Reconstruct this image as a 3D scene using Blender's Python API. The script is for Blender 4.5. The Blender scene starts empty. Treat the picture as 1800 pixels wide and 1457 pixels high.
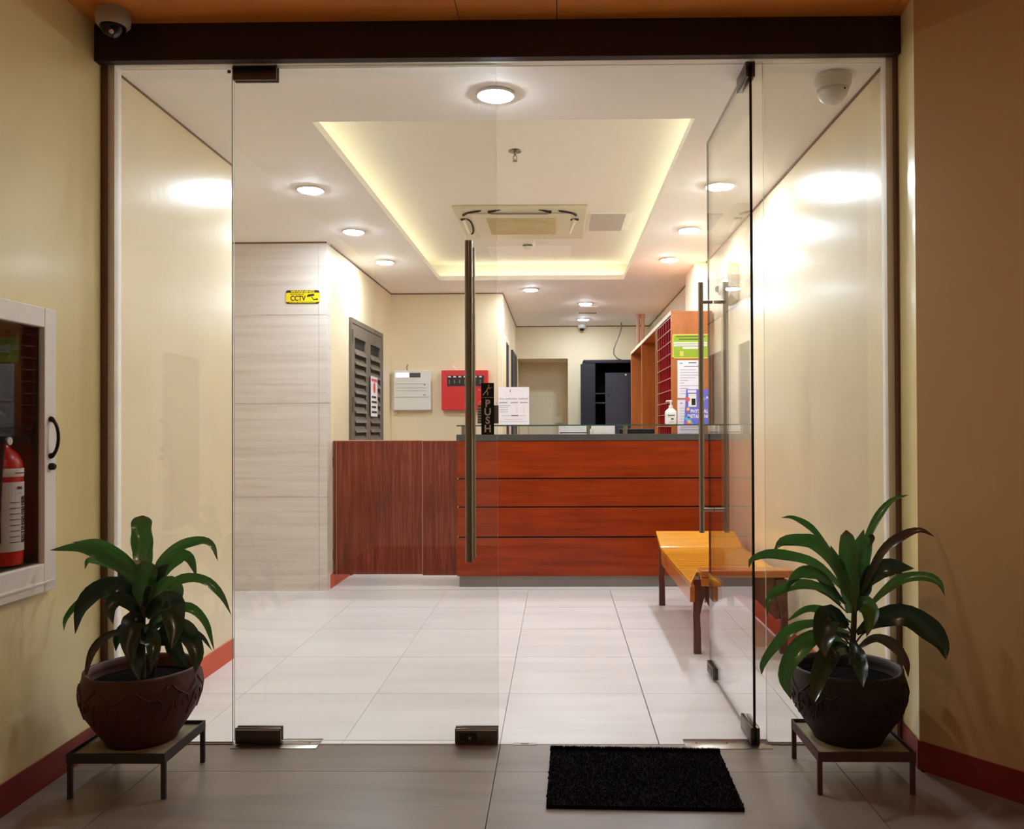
import bpy, bmesh, math, random
from mathutils import Vector, Matrix
random.seed(7)
C = bpy.context.scene.collection
SC = bpy.context.scene
PI = math.pi

# ------------------------------------------------------------------ camera
H = 1.19; F = 1474.; CX, CY = 961.7, 738.9; YAW, PIT, ROL = -.012988, .009027, .004098
def _rot():
    cy, sy = math.cos(YAW), math.sin(YAW)
    fw = (sy, cy, 0); rt = (cy, -sy, 0); dn = (0, 0, -1)
    c, s = math.cos(PIT), math.sin(PIT)
    f2 = tuple(a*c - b*s for a, b in zip(fw, dn)); d2 = tuple(b*c + a*s for a, b in zip(fw, dn))
    c, s = math.cos(ROL), math.sin(ROL)
    r3 = tuple(a*c + b*s for a, b in zip(rt, d2)); d3 = tuple(-a*s + b*c for a, b in zip(rt, d2))
    return r3, d3, f2
RT, DN, FW = _rot()
def ray(px, py):
    u, v = (px - CX)/F, (py - CY)/F
    return [RT[i]*u + DN[i]*v + FW[i] for i in range(3)]
def onY(px, py, Y):
    r = ray(px, py); t = Y/r[1]; return Vector((r[0]*t, Y, H + r[2]*t))
def onZ(px, py, Z):
    r = ray(px, py); t = (Z - H)/r[2]; return Vector((r[0]*t, r[1]*t, Z))
def onX(px, py, X):
    r = ray(px, py); t = X/r[0]; return Vector((X, r[1]*t, H + r[2]*t))
cam_d = bpy.data.cameras.new('camera'); cam = bpy.data.objects.new('camera', cam_d); C.objects.link(cam)
cam.matrix_world = Matrix(((RT[0], -DN[0], -FW[0], 0), (RT[1], -DN[1], -FW[1], 0), (RT[2], -DN[2], -FW[2], H), (0, 0, 0, 1)))
cam_d.sensor_fit = 'HORIZONTAL'; cam_d.sensor_width = 36; cam_d.lens = F*36/1800
cam_d.shift_x = (900 - CX)/1800; cam_d.shift_y = (CY - 728.5)/1800
cam_d.clip_start = .02
SC.camera = cam

# ------------------------------------------------------------------ world, exposure
w = bpy.data.worlds.new('world'); SC.world = w; w.use_nodes = True
w.node_tree.nodes['Background'].inputs[0].default_value = (1.0, .78, .58, 1)
w.node_tree.nodes['Background'].inputs[1].default_value = .07
SC.view_settings.view_transform = 'Standard'
SC.view_settings.look = 'None'
SC.view_settings.gamma = 1
SC.view_settings.use_curve_mapping = False
SC.view_settings.exposure = 1.0
SC.cycles.transparent_max_bounces = 32
SC.cycles.max_bounces = 16
SC.cycles.diffuse_bounces = 10
DOWN = 170.0      # emission of a downlight disc
COVE = 3.0       # emission of the cove strip
PORCH = 4.0      # watts of the porch lamp behind the camera

# ------------------------------------------------------------------ materials
def lin(c):
    return tuple(((x/255)/12.92 if x/255 <= .04045 else ((x/255 + .055)/1.055)**2.4) for x in c)
class NM:
    def __init__(s, name):
        s.m = bpy.data.materials.new(name); s.m.use_nodes = True
        s.t = s.m.node_tree; s.n = s.t.nodes; s.b = s.n['Principled BSDF']; s.out = s.n['Material Output']
    def node(s, typ, **k):
        nd = s.n.new(typ)
        for a, v in k.items(): setattr(nd, a, v)
        return nd
    def link(s, a, b): s.t.links.new(a, b)
    def coords(s, scale=(1, 1, 1), kind='Object', rot=(0, 0, 0)):
        tc = s.node('ShaderNodeTexCoord'); mp = s.node('ShaderNodeMapping')
        mp.inputs['Scale'].default_value = scale; mp.inputs['Rotation'].default_value = rot
        s.link(tc.outputs[kind], mp.inputs['Vector']); return mp.outputs['Vector']
    def noise(s, vec, scale, detail=4, rough=.55, dist=0):
        n = s.node('ShaderNodeTexNoise'); n.inputs['Scale'].default_value = scale; n.inputs['Detail'].default_value = detail
        n.inputs['Roughness'].default_value = rough; n.inputs['Distortion'].default_value = dist
        s.link(vec, n.inputs['Vector']); return n.outputs['Fac']
    def ramp(s, fac, stops):
        r = s.node('ShaderNodeValToRGB'); e = r.color_ramp.elements
        while len(e) < len(stops): e.new(.5)
        for i, (p, c) in enumerate(stops):
            e[i].position = p; e[i].color = (*c, 1) if len(c) == 3 else c
        s.link(fac, r.inputs['Fac']); return r.outputs['Color']
    def bump(s, h, strength, dist=.01):
        b = s.node('ShaderNodeBump'); b.inputs['Strength'].default_value = strength; b.inputs['Distance'].default_value = dist
        s.link(h, b.inputs['Height']); s.link(b.outputs['Normal'], s.b.inputs['Normal'])
    def set(s, **k):
        for a, v in k.items(): s.b.inputs[a.replace('_', ' ')].default_value = v
def plain(name, rgb, rough=.5, metal=0, spec=.5, coat=0, noise=.06, nscale=8, bump=0, bscale=60):
    M = NM(name); c = lin(rgb)
    v = M.coords(); f = M.noise(v, nscale)
    lo = tuple(x*(1 - noise) for x in c); hi = tuple(min(1, x*(1 + noise)) for x in c)
    M.link(M.ramp(f, [(.3, lo), (.7, hi)]), M.b.inputs['Base Color'])
    M.set(Roughness=rough, Metallic=metal, Specular_IOR_Level=spec, Coat_Weight=coat)
    if coat: M.set(Coat_Roughness=.08)
    if bump: M.bump(M.noise(v, bscale, 3), bump, .003)
    return M.m
def wood(name, a, b, axis, rough=.3, scale=10, coat=.3, stretch=14, c=None, spec=.5):
    """grain runs along axis"""
    M = NM(name); s = [stretch]*3; s['xyz'.index(axis)] = 1
    v = M.coords(tuple(s)); f = M.noise(v, scale*.16, 7, .62, .5)
    v2 = M.coords((1.2, 1.2, 1.2)); f2 = M.noise(v2, 2.2, 2)
    mx = M.node('ShaderNodeMath', operation='ADD'); ml = M.node('ShaderNodeMath', operation='MULTIPLY')
    ml.inputs[1].default_value = .35; M.link(f2, ml.inputs[0]); M.link(f, mx.inputs[0]); M.link(ml.outputs[0], mx.inputs[1])
    st = [(.42, lin(a)), (.9, lin(b))]
    if c: st = [(.38, lin(a)), (.66, lin(b)), (.95, lin(c))]
    M.link(M.ramp(mx.outputs[0], st), M.b.inputs['Base Color'])
    M.set(Roughness=rough, Coat_Weight=coat, Coat_Roughness=.12, Specular_IOR_Level=spec)
    M.bump(f, .06, .003)
    return M.m
def emit(name, rgb, st):
    M = NM(name); M.set(Base_Color=(*rgb, 1), Emission_Color=(*rgb, 1), Emission_Strength=st, Roughness=.4); return M.m
def glass(name, tint, ior=1.55):
    m = bpy.data.materials.new(name); m.use_nodes = True; t = m.node_tree; n = t.nodes
    n.remove(n['Principled BSDF']); out = n['Material Output']
    tr = n.new('ShaderNodeBsdfTransparent'); tr.inputs[0].default_value = (*tint, 1)
    gl = n.new('ShaderNodeBsdfGlossy'); gl.inputs['Roughness'].default_value = .0; gl.inputs['Color'].default_value = (1, 1, 1, 1)
    fr = n.new('ShaderNodeFresnel'); geo = n.new('ShaderNodeNewGeometry')
    mr = n.new('ShaderNodeMapRange'); mr.inputs['To Min'].default_value = ior; mr.inputs['To Max'].default_value = 1/ior
    t.links.new(geo.outputs['Backfacing'], mr.inputs['Value']); t.links.new(mr.outputs[0], fr.inputs['IOR'])
    mx = n.new('ShaderNodeMixShader')
    t.links.new(fr.outputs[0], mx.inputs[0]); t.links.new(tr.outputs[0], mx.inputs[1]); t.links.new(gl.outputs[0], mx.inputs[2])
    t.links.new(mx.outputs[0], out.inputs['Surface'])
    return m
def wallpaint(name, rgb, rough=.34, spec=.5, coat=.0):
    M = NM(name); c = lin(rgb); v = M.coords()
    f = M.noise(v, 2.5, 3)
    M.link(M.ramp(f, [(.3, tuple(x*.965 for x in c)), (.7, tuple(min(1, x*1.03) for x in c))]), M.b.inputs['Base Color'])
    vb = M.coords((1, 1, .35)); f1 = M.noise(vb, 9, 3, .6)
    M.bump(f1, .28, .006)
    M.set(Roughness=rough, Specular_IOR_Level=spec, Coat_Weight=coat, Coat_Roughness=.16)
    return M.m

m_wall = wallpaint('cream_paint', (230, 214, 180), .28, .34, .08)
m_wallin = wallpaint('cream_paint_matt', (230, 214, 180), .5, .3)
m_wallr = wallpaint('cream_paint_porch_shaded', (200, 162, 112), .42, .4)  # darker copy of the cream paint, the splayed wall's shade put into it
m_wallp = wallpaint('cream_paint_porch_dimlit', (242, 226, 166), .34, .5, .2)  # same cream as the lobby, its weaker light put in as yellow
m_ceil = plain('ceiling_paint', (252, 247, 241), .7, noise=.01, spec=.2)
m_ceil2 = plain('cove_ceiling_paint', (240, 234, 224), .7, noise=.01, spec=.2)
m_line = plain('brown_shadow_gap', (120, 84, 56), .6)
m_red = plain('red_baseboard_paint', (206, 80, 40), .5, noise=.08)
m_redp = plain('shaded_red_baseboard_paint', (132, 30, 16), .55, noise=.08)  # same red paint as inside, darkened for the dim porch light
m_grout = plain('tile_grout', (150, 142, 138), .8)
m_gdark = plain('dark_grout', (60, 56, 54), .9)
def tilemat(name, base, vein, rough, scale, bumpy=0, spec=.5):
    M = NM(name); v = M.coords((.35, 2.2, 1), 'Object'); oi = M.node('ShaderNodeObjectInfo')
    ad = M.node('ShaderNodeVectorMath', operation='ADD'); M.link(v, ad.inputs[0])
    mu = M.node('ShaderNodeVectorMath', operation='SCALE'); mu.inputs['Scale'].default_value = 1
    cb = M.node('ShaderNodeCombineXYZ'); ml = M.node('ShaderNodeMath', operation='MULTIPLY'); ml.inputs[1].default_value = 37
    M.link(oi.outputs['Random'], ml.inputs[0]); M.link(ml.outputs[0], cb.inputs[1]); M.link(ml.outputs[0], cb.inputs[0])
    M.link(cb.outputs[0], ad.inputs[1])
    f = M.noise(ad.outputs[0], scale, 6, .6, .6)
    M.link(M.ramp(f, [(.32, lin(vein)), (.55, lin(base)), (.75, tuple(min(1, x*1.04) for x in lin(base)))]), M.b.inputs['Base Color'])
    M.set(Roughness=rough, Specular_IOR_Level=spec)
    return M.m
m_tile = tilemat('white_marble_tile', (224, 219, 218), (213, 207, 206), .34, 2.2)
m_tileout = tilemat('dark_grey_porch_tile', (136, 122, 112), (118, 105, 97), .36, 3)
def marble():
    M = NM('striated_grey_stone'); v = M.coords((.6, .6, 13)); f = M.noise(v, 2.1, 8, .68, .3)
    M.link(M.ramp(f, [(.3, lin((200, 188, 178))), (.5, lin((217, 206, 198))), (.7, lin((224, 215, 207)))]), M.b.inputs['Base Color'])
    M.set(Roughness=.35); M.bump(f, .08, .004); return M.m
m_marble = marble()
m_counter = wood('orange_brown_counter_veneer', (116, 31, 0), (158, 55, 2), 'x', .34, 10, .1, 16, spec=.3)
m_gate = wood('reddish_zebra_laminate', (66, 18, 8), (112, 40, 20), 'z', .45, 16, .04, 26, (150, 74, 48), .3)
m_shelfwood = wood('orange_shelf_wood', (164, 88, 28), (196, 116, 48), 'z', .45, 8, .1, 8)
m_plank = wood('porch_ceiling_wood', (206, 112, 36), (240, 150, 66), 'x', .45, 6, .05, 8)
m_beam = plain('dark_maroon_beam', (40, 16, 11), .6, noise=.12)
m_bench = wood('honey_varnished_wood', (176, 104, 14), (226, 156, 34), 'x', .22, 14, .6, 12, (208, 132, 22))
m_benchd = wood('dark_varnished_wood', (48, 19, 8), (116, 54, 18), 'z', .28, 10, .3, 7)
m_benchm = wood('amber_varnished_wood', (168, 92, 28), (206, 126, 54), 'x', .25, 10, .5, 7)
m_stone = plain('dark_grey_granite', (78, 76, 72), .25, noise=.2, nscale=90)
m_kick = plain('grey_metal_kickplate', (138, 130, 124), .4, .5)
m_groove = plain('dark_groove', (40, 18, 8), .7)
m_alu = plain('white_aluminium', (246, 240, 232), .45, 0, noise=.03)
m_steel = plain('brushed_steel', (150, 140, 128), .28, .95)
m_dsteel = plain('dark_satin_steel', (96, 86, 76), .32, .9)
m_brown = plain('brown_jamb_wood', (104, 72, 50), .5)
m_glass = glass('clear_glass', (.978, .985, .976), 1.6)
m_cglass = glass('cabinet_glass', (.93, .94, .92), 1.22)
m_gedge = plain('dark_glass_edge', (26, 24, 20), .2)
m_gedgel = plain('pale_glass_edge', (196, 204, 186), .2)
m_gedgeg = plain('green_glass_edge', (58, 84, 72), .15)
m_black = plain('black_plastic', (16, 15, 15), .35)
m_mat = plain('black_coir', (20, 15, 13), 1, spec=.1, noise=.5, nscale=120, bump=.9, bscale=260)
m_white = plain('white_plastic', (228, 224, 216), .35, noise=.01)
m_offwhite = plain('ivory_plastic', (216, 206, 180), .4, noise=.02)
m_grille = plain('beige_return_grille', (212, 196, 156), .6)
m_paper = plain('white_paper', (238, 230, 234), .7, noise=.01)
m_ink = plain('grey_ink', (112, 106, 124), .8)
m_inkd = plain('black_ink', (34, 30, 32), .8)
m_redbox = plain('red_enamel', (214, 30, 28), .3, noise=.02)
m_yellow = plain('yellow_sign', (244, 214, 10), .5, noise=.02)
m_green = plain('lime_green_print', (150, 178, 40), .6, noise=.1)
m_pink = plain('pink_edge_banding', (206, 150, 120), .5)
m_crim = plain('crimson_pigeonhole_laminate', (176, 14, 28), .5)
m_locker = plain('navy_locker_steel', (34, 34, 48), .4, .2)
m_lockd = plain('slate_locker_door', (60, 62, 74), .4, .2)
m_dgrey = plain('grey_brown_louvre_paint', (104, 94, 84), .45, .1)
m_void = plain('dark_interior', (14, 12, 11), .9)
m_dark = plain('dark_door_leaf', (44, 30, 26), .5)
m_blue = plain('violet_blue_card', (104, 104, 208), .5, noise=.05)
m_cyan = plain('sky_blue_print', (96, 170, 222), .5)
m_cred = plain('coral_print', (224, 84, 92), .5)
m_cyel = plain('golden_print', (230, 196, 84), .5)
m_iron = plain('maroon_painted_iron', (78, 42, 38), .55, noise=.2)
m_irond = plain('blackened_iron', (52, 44, 42), .55, noise=.2)
m_board = plain('weathered_board', (152, 138, 108), .8, noise=.3, nscale=12)
m_soil = plain('dark_soil', (14, 10, 8), 1, spec=.05, noise=.4, nscale=60, bump=1, bscale=80)
m_chr = plain('lens_black', (10, 10, 12), .08)
m_down = emit('downlight_glow', (.80, .90, 1), DOWN)
m_cove = emit('cove_led_glow', (.93, 1, .80), COVE)
m_lcd = emit('lcd_backlight', (.62, .60, 1), 1.1)
m_cream = plain('cream_trim', (232, 214, 178), .5)
m_bronze = plain('dark_bronze', (58, 44, 36), .35, .8)
def terracotta(name, a, b):
    M = NM(name); v = M.coords(); f = M.noise(v, 9, 5)
    M.link(M.ramp(f, [(.3, lin(a)), (.7, lin(b))]), M.b.inputs['Base Color'])
    M.set(Roughness=.6); M.bump(M.noise(v, 45, 4), .35, .004); return M.m
m_pot1 = terracotta('red_brown_terracotta', (60, 21, 13), (88, 34, 20))
m_pot2 = terracotta('dark_brown_terracotta', (32, 20, 16), (48, 27, 21))  # darker brown than the left pot
def leafmat(name, base, mid, tip, brown):
    M = NM(name); uv = M.node('ShaderNodeUVMap'); sp = M.node('ShaderNodeSeparateXYZ'); M.link(uv.outputs[0], sp.inputs[0])
    col = M.ramp(sp.outputs['Y'], [(0, lin(base)), (.5, lin(mid)), (.91, lin(tip)), (.99, lin(brown))])
    st = M.coords((1, 1, 1), 'UV'); 
    wv = M.node('ShaderNodeTexWave'); wv.inputs['Scale'].default_value = 5; wv.inputs['Distortion'].default_value = .6
    M.link(st, wv.inputs['Vector'])
    mx = M.node('ShaderNodeMix', data_type='RGBA', blend_type='MULTIPLY'); mx.inputs['Factor'].default_value = .25
    M.link(col, mx.inputs['A']); M.link(wv.outputs['Color'], mx.inputs['B']); M.link(mx.outputs['Result'], M.b.inputs['Base Color'])
    M.set(Roughness=.27, Specular_IOR_Level=.7, Coat_Weight=.3)
    tl = M.node('ShaderNodeBsdfTranslucent'); ms = M.node('ShaderNodeMixShader'); ms.inputs[0].default_value = .25
    M.link(col, tl.inputs['Color']); M.link(M.b.outputs[0], ms.inputs[1]); M.link(tl.outputs[0], ms.inputs[2]); M.link(ms.outputs[0], M.out.inputs['Surface'])
    return M.m
m_leaf = leafmat('brightened_green_leaf', (96, 128, 78), (66, 124, 52), (78, 118, 62), (110, 70, 40))  # green brightened to stand in for front light on these leaves
m_leafd = leafmat('dark_green_leaf', (34, 52, 32), (34, 58, 36), (42, 66, 40), (84, 50, 34))
m_leafb = leafmat('browning_leaf', (70, 70, 46), (74, 62, 44), (84, 50, 34), (92, 50, 34))
m_stem = plain('brown_cane_bark', (70, 58, 42), .8, noise=.3, bump=.5)

# ------------------------------------------------------------------ mesh builder
class MB:
    def __init__(s): s.v = []; s.f = []; s.mi = []; s.uv = {}; s.cur = 0
    def poly(s, pts, mi=None):
        b = len(s.v); s.v += [tuple(p) for p in pts]; s.f.append(tuple(range(b, b + len(pts)))); s.mi.append(s.cur if mi is None else mi)
        return s
    def faces(s, pts, fs):
        b = len(s.v); s.v += [tuple(p) for p in pts]
        for f in fs: s.f.append(tuple(b + i for i in f)); s.mi.append(s.cur)
        return s
    def box(s, x0, x1, y0, y1, z0, z1):
        x0, x1 = sorted((x0, x1)); y0, y1 = sorted((y0, y1)); z0, z1 = sorted((z0, z1))
        return s.faces([(x0, y0, z0), (x1, y0, z0), (x1, y1, z0), (x0, y1, z0), (x0, y0, z1), (x1, y0, z1), (x1, y1, z1), (x0, y1, z1)],
                [(3, 2, 1, 0), (4, 5, 6, 7), (0, 1, 5, 4), (1, 2, 6, 5), (2, 3, 7, 6), (3, 0, 4, 7)])
    def bbox(s, x0, x1, y0, y1, z0, z1, r=.004):
        """bevelled box"""
        bm = bmesh.new(); bmesh.ops.create_cube(bm, size=1)
        for q in bm.verts: q.co = Vector(((x0 + x1)/2 + q.co.x*abs(x1 - x0), (y0 + y1)/2 + q.co.y*abs(y1 - y0), (z0 + z1)/2 + q.co.z*abs(z1 - z0)))
        bmesh.ops.bevel(bm, geom=bm.edges[:], offset=r, segments=2, affect='EDGES', profile=.5)
        bm.verts.index_update(); s.faces([q.co[:] for q in bm.verts], [[q.index for q in f.verts] for f in bm.faces]); bm.free(); return s
    def prism(s, poly, d):
        """poly: list of 3D points, extruded along d"""
        d = Vector(d); a = [Vector(p) for p in poly]; b = [p + d for p in a]; n = len(a)
        return s.faces(a + b, [tuple(range(n))[::-1], tuple(range(n, 2*n))] + [(i, (i + 1) % n, n + (i + 1) % n, n + i) for i in range(n)])
    def tube(s, pts, r, seg=10, cap=True):
        pts = [Vector(p) for p in pts]; R = r if isinstance(r, (list, tuple)) else [r]*len(pts)
        rings = []; up = None
        for i, p in enumerate(pts):
            t = (pts[min(i + 1, len(pts) - 1)] - pts[max(i - 1, 0)]).normalized()
            if up is None: up = Vector((0, 0, 1)) if abs(t.z) < .9 else Vector((1, 0, 0))
            a = t.cross(up).normalized(); b = a.cross(t).normalized(); up = b
            rings.append([p + (a*math.cos(2*PI*k/seg) + b*math.sin(2*PI*k/seg))*R[i] for k in range(seg)])
        fs = []
        for i in range(len(pts) - 1):
            for k in range(seg):
                fs.append((i*seg + k, i*seg + (k + 1) % seg, (i + 1)*seg + (k + 1) % seg, (i + 1)*seg + k))
        if cap: fs += [tuple(range(seg))[::-1], tuple(range((len(pts) - 1)*seg, len(pts)*seg))]
        return s.faces([q for g in rings for q in g], fs)
    def lathe(s, prof, c, seg=32, axis='z', sx=1, sy=1, wob=None):
        """prof list of (r,z) bottom to top"""
        vs = []
        for i, (r, z) in enumerate(prof):
            for k in range(seg):
                a = 2*PI*k/seg; rr = r*(wob(a, i) if wob else 1)
                p = (rr*math.cos(a)*sx, rr*math.sin(a)*sy, z)
                if axis == 'y': p = (p[0], z, p[1])
                if axis == 'x': p = (z, p[0], p[1])
                vs.append((p[0] + c[0], p[1] + c[1], p[2] + c[2]))
        fs = []
        for i in range(len(prof) - 1):
            for k in range(seg): fs.append((i*seg + k, i*seg + (k + 1) % seg, (i + 1)*seg + (k + 1) % seg, (i + 1)*seg + k))
        if prof[0][0] > 1e-6: fs.append(tuple(range(seg))[::-1])
        if prof[-1][0] > 1e-6: fs.append(tuple(range((len(prof) - 1)*seg, len(prof)*seg)))
        return s.faces(vs, fs)
    def text(s, body, size, org, xd, yd, align='CENTER', ext=.0006, fitw=None, bold=.03):
        cu = bpy.data.curves.new('t', 'FONT'); cu.body = body; cu.size = size; cu.align_x = align; cu.align_y = 'CENTER'; cu.extrude = ext
        cu.resolution_u = 3; cu.offset = bold*size
        ob = bpy.data.objects.new('t', cu); C.objects.link(ob); bpy.context.view_layer.update()
        me = bpy.data.meshes.new_from_object(ob.evaluated_get(bpy.context.evaluated_depsgraph_get()))
        xd = Vector(xd); yd = Vector(yd); zd = xd.cross(yd); k = 1
        if fitw and me.vertices:
            wd = max(q.co.x for q in me.vertices) - min(q.co.x for q in me.vertices); k = fitw/wd
        org = Vector(org)
        s.faces([org + xd*(q.co.x*k) + yd*q.co.y + zd*q.co.z for q in me.vertices], [tuple(f.vertices) for f in me.polygons])
        C.objects.unlink(ob); bpy.data.objects.remove(ob); bpy.data.meshes.remove(me); bpy.data.curves.remove(cu)
        return s
    def build(s, name, mat, parent=None, smooth=False, off=None, bevel=0, solid=0):
        o3 = Vector((0, 0, 0)); q = parent
        while q is not None: o3 += q.location; q = q.parent
        loc = Vector((0, 0, 0))
        if parent is None and off is None:
            xs = [p[0] for p in s.v]; ys = [p[1] for p in s.v]; zs = [p[2] for p in s.v]
            loc = Vector(((min(xs) + max(xs))/2, (min(ys) + max(ys))/2, min(zs)))
        elif off is not None: loc = Vector(off) - o3
        me = bpy.data.meshes.new(name); tot = o3 + loc
        me.from_pydata([(p[0] - tot.x, p[1] - tot.y, p[2] - tot.z) for p in s.v], [], s.f)
        for m in (mat if isinstance(mat, (list, tuple)) else [mat]): me.materials.append(m)
        for i, p in enumerate(me.polygons): p.material_index = s.mi[i]; p.use_smooth = bool(smooth)
        if s.uv:
            uvl = me.uv_layers.new(name='UVMap')
            for l in me.loops: uvl.data[l.index].uv = s.uv.get(l.vertex_index, (0, 0))
        bm = bmesh.new(); bm.from_mesh(me)
        if not s.uv: bmesh.ops.recalc_face_normals(bm, faces=bm.faces[:])
        bm.to_mesh(me); bm.free()
        if smooth and smooth != 'all': me.set_sharp_from_angle(angle=math.radians(40))
        o = bpy.data.objects.new(name, me); C.objects.link(o); o.location = loc; o.parent = parent
        if bevel:
            b = o.modifiers.new('b', 'BEVEL'); b.width = bevel; b.segments = 2; b.limit_method = 'ANGLE'
        if solid:
            b = o.modifiers.new('s', 'SOLIDIFY'); b.thickness = solid; b.offset = 0
        return o
def B(*a): return MB().box(*a)
def thing(name, label, cat, loc, group=None):
    o = bpy.data.objects.new(name, None); C.objects.link(o); o.location = loc; o.empty_display_size = .1
    o['label'] = label; o['category'] = cat
    if group: o['group'] = group
    return o
def tag(o, label, cat, group=None):
    o['label'] = label; o['category'] = cat
    if group: o['group'] = group
    return o
def st(o, kind='structure'): o['kind'] = kind; return o
def root(name, loc=(0, 0, 0)):
    o = bpy.data.objects.new(name, None); C.objects.link(o); o.location = loc; o['kind'] = 'structure'; return o
def dup(o, loc, label):
    def cp(x, p):
        c = x.copy(); C.objects.link(c); c.parent = p
        for ch in kids.get(x.name, []): cp(ch, c)
        return c
    kids = {}
    for x in list(bpy.data.objects):
        if x.parent: kids.setdefault(x.parent.name, []).append(x)
    r = cp(o, None); r.location = loc; r['label'] = label; return r

def cr(p, n):
    """catmull-rom samples"""
    P = [p[0]*2 - p[1]] + p + [p[-1]*2 - p[-2]]; out = []
    for i in range(n + 1):
        u = i/n*(len(p) - 1); k = min(int(u), len(p) - 2); f = u - k; a, b, c, d = P[k:k + 4]
        out.append(.5*((2*b) + (c - a)*f + (2*a - 5*b + 4*c - d)*f*f + (3*b - a - 3*c + d)*f**3))
    return out
G = 3.166                    # plane of the glass front
XL, XR = -1.695, 1.245       # side walls
XP = -1.720                  # left porch wall
ZC = 2.57                    # lobby ceiling
ZP = 2.70                    # porch ceiling

# ------------------------------------------------------------------ floor
fl = root('floor')
B(-3.6, 1.6, G, 12.3, -.1, -.012).build('slab', m_grout, fl)
B(-3.6, 1.3, 6.19, 12.25, -.012, -.0005).build('back_floor', m_tile, fl)
B(-3.6, 4.2, -2.2, G, -.1, -.006).build('porch_slab', m_gdark, fl)
J = .0028; tx = [-3.208, -2.611, -2.014, -1.417, -.82, -.2225, .3775, .9755]; ty = [3.168 + .6025*i for i in range(6)]
tm = None
for j in range(5):
    for i, x in enumerate(tx):
        x1 = min(x + .598, 1.243) - J; y1 = ty[j + 1] - J
        if x1 > 1.2 or tm is None:
            o = MB().box(x, x1, ty[j], y1, -.012, 0).build('tile', m_tile, fl, off=(x, ty[j], 0))
            if tm is None: tm = o
        elif x < -1.2 and j < 2 and x + .6 < -1.7: continue
        else:
            o = tm.copy(); C.objects.link(o); o.location = (x, ty[j], 0)
pm = None
for j, (y0, y1) in enumerate([(2.916, 3.1625), (2.316, 2.914), (1.716, 2.314), (1.116, 1.714), (.516, 1.114), (-.084, .514), (-.684, -.086)]):
    for x in [-2.62, -1.42, -.22, .98, 2.18]:
        x0 = max(x, XP + .001) if x < -1.7 else x
        xr = x + 1.197
        if x > 2 and y0 > 1.8: continue
        if x == .98 and j == 0: xr = 1.25
        if x == .98 and j == 1: xr = 1.9
        MB().box(x0, xr, y0, y1, -.012, 0).build('tile', m_tileout, fl, off=(x, y0, 0))

# ------------------------------------------------------------------ walls
NY0, NY1, NZ0, NZ1 = 2.34, 2.752, .750, 1.530; OY1 = 2.80    # niche of the extinguisher cabinet
wl = root('wall_left')
for a in [(-1.5, NY0, 0, ZP), (OY1, G, 0, ZP), (NY0, OY1, 0, NZ0), (NY0, OY1, NZ1, ZP), (G, 4.345, 0, ZP)]:
    B(XL - .15, XL if a[0] == G else XP, a[0], a[1], a[2], a[3]).build('painted_face', m_wall if a[0] == G else m_wallp, wl)
B(XL - .3, XL - .15, NY0 - .1, OY1 + .1, NZ0 - .1, NZ1 + .1).build('niche_back', m_void, wl)
MB().box(XL, XL + .004, G + .03, 4.345, ZC - .008, ZC).build('shadow_gap', m_line, wl)
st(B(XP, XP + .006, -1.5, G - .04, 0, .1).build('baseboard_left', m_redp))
st(B(XL, XL + .006, G + .03, 4.347, 0, .103).build('baseboard_left_inner', m_red))
wr = root('wall_right')
B(XR, XR + .12, G, 11.5, 0, ZP).build('painted_face', m_wall, wr)
MB().prism([(XR + .006, 2.94, 0), (XR + .12, 2.94, 0), (XR + .12, G, 0), (XR + .03, G, 0)], (0, 0, ZP)).build('painted_face', m_wallp, wr)
MB().box(XR - .004, XR, G + .03, 7.0, ZC - .012, ZC).box(XR - .004, XR, 7.6, 11.35, ZC - .012, ZC).build('shadow_gap', m_line, wr)
B(XR - .085, XR, 7.0, 7.6, 2.0, ZC).build('pilaster', m_wallin, wr)
st(B(XR - .006, XR, G + .03, 6.2, 0, .103).build('baseboard_right', m_red))
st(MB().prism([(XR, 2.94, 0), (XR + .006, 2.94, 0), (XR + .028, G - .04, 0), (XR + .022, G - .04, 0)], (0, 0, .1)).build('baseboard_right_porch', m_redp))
# splayed porch wall turning away to the right
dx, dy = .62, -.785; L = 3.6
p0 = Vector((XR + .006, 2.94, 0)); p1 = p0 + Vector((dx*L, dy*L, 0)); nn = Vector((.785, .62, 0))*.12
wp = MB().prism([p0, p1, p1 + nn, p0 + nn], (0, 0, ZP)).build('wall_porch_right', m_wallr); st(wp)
bo = Vector((-.785, -.62, 0))*.006
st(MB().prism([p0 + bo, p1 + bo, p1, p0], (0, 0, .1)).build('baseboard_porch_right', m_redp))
# stone clad wall
wm = root('wall_stone')
B(-3.6, -1.72, 6.18, 6.5, 0, ZC).build('core', m_wallin, wm)
for k, (z0, z1) in enumerate([(0, .688), (.69, 1.378), (1.38, 2.03), (2.032, ZC - .012)]):
    for x0, x1 in [(-3.2, -2.96), (-2.958, -1.762), (-1.7600, -1.70)]:
        B(x0, x1, 6.15, 6.22 if x1 < -1.71 else 6.26, z0, z1).build('stone_slab', m_marble, wm, off=(-2 + k*.37, 0, z0))
B(-3.2, -1.70, 6.146, 6.15, ZC - .012, ZC).build('shadow_gap', m_line, wm)
ws = root('wall_side')
B(-1.9, -1.70, 6.26, 8.55, 0, ZC).build('painted_face', m_wallin, ws)
B(-1.70, -1.696, 6.26, 8.53, ZC - .012, ZC).build('shadow_gap', m_line, ws)
st(B(-1.70, -1.694, 6.24, 8.53, 0, .103).build('baseboard_side', m_red))
wb = root('wall_back')
B(-1.9, -.56, 8.53, 8.65, 0, ZC).build('painted_face', m_wallin, wb)
B(-1.70, -.556, 8.526, 8.53, ZC - .012, ZC).build('shadow_gap', m_line, wb)
wc = root('wall_passage')
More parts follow.
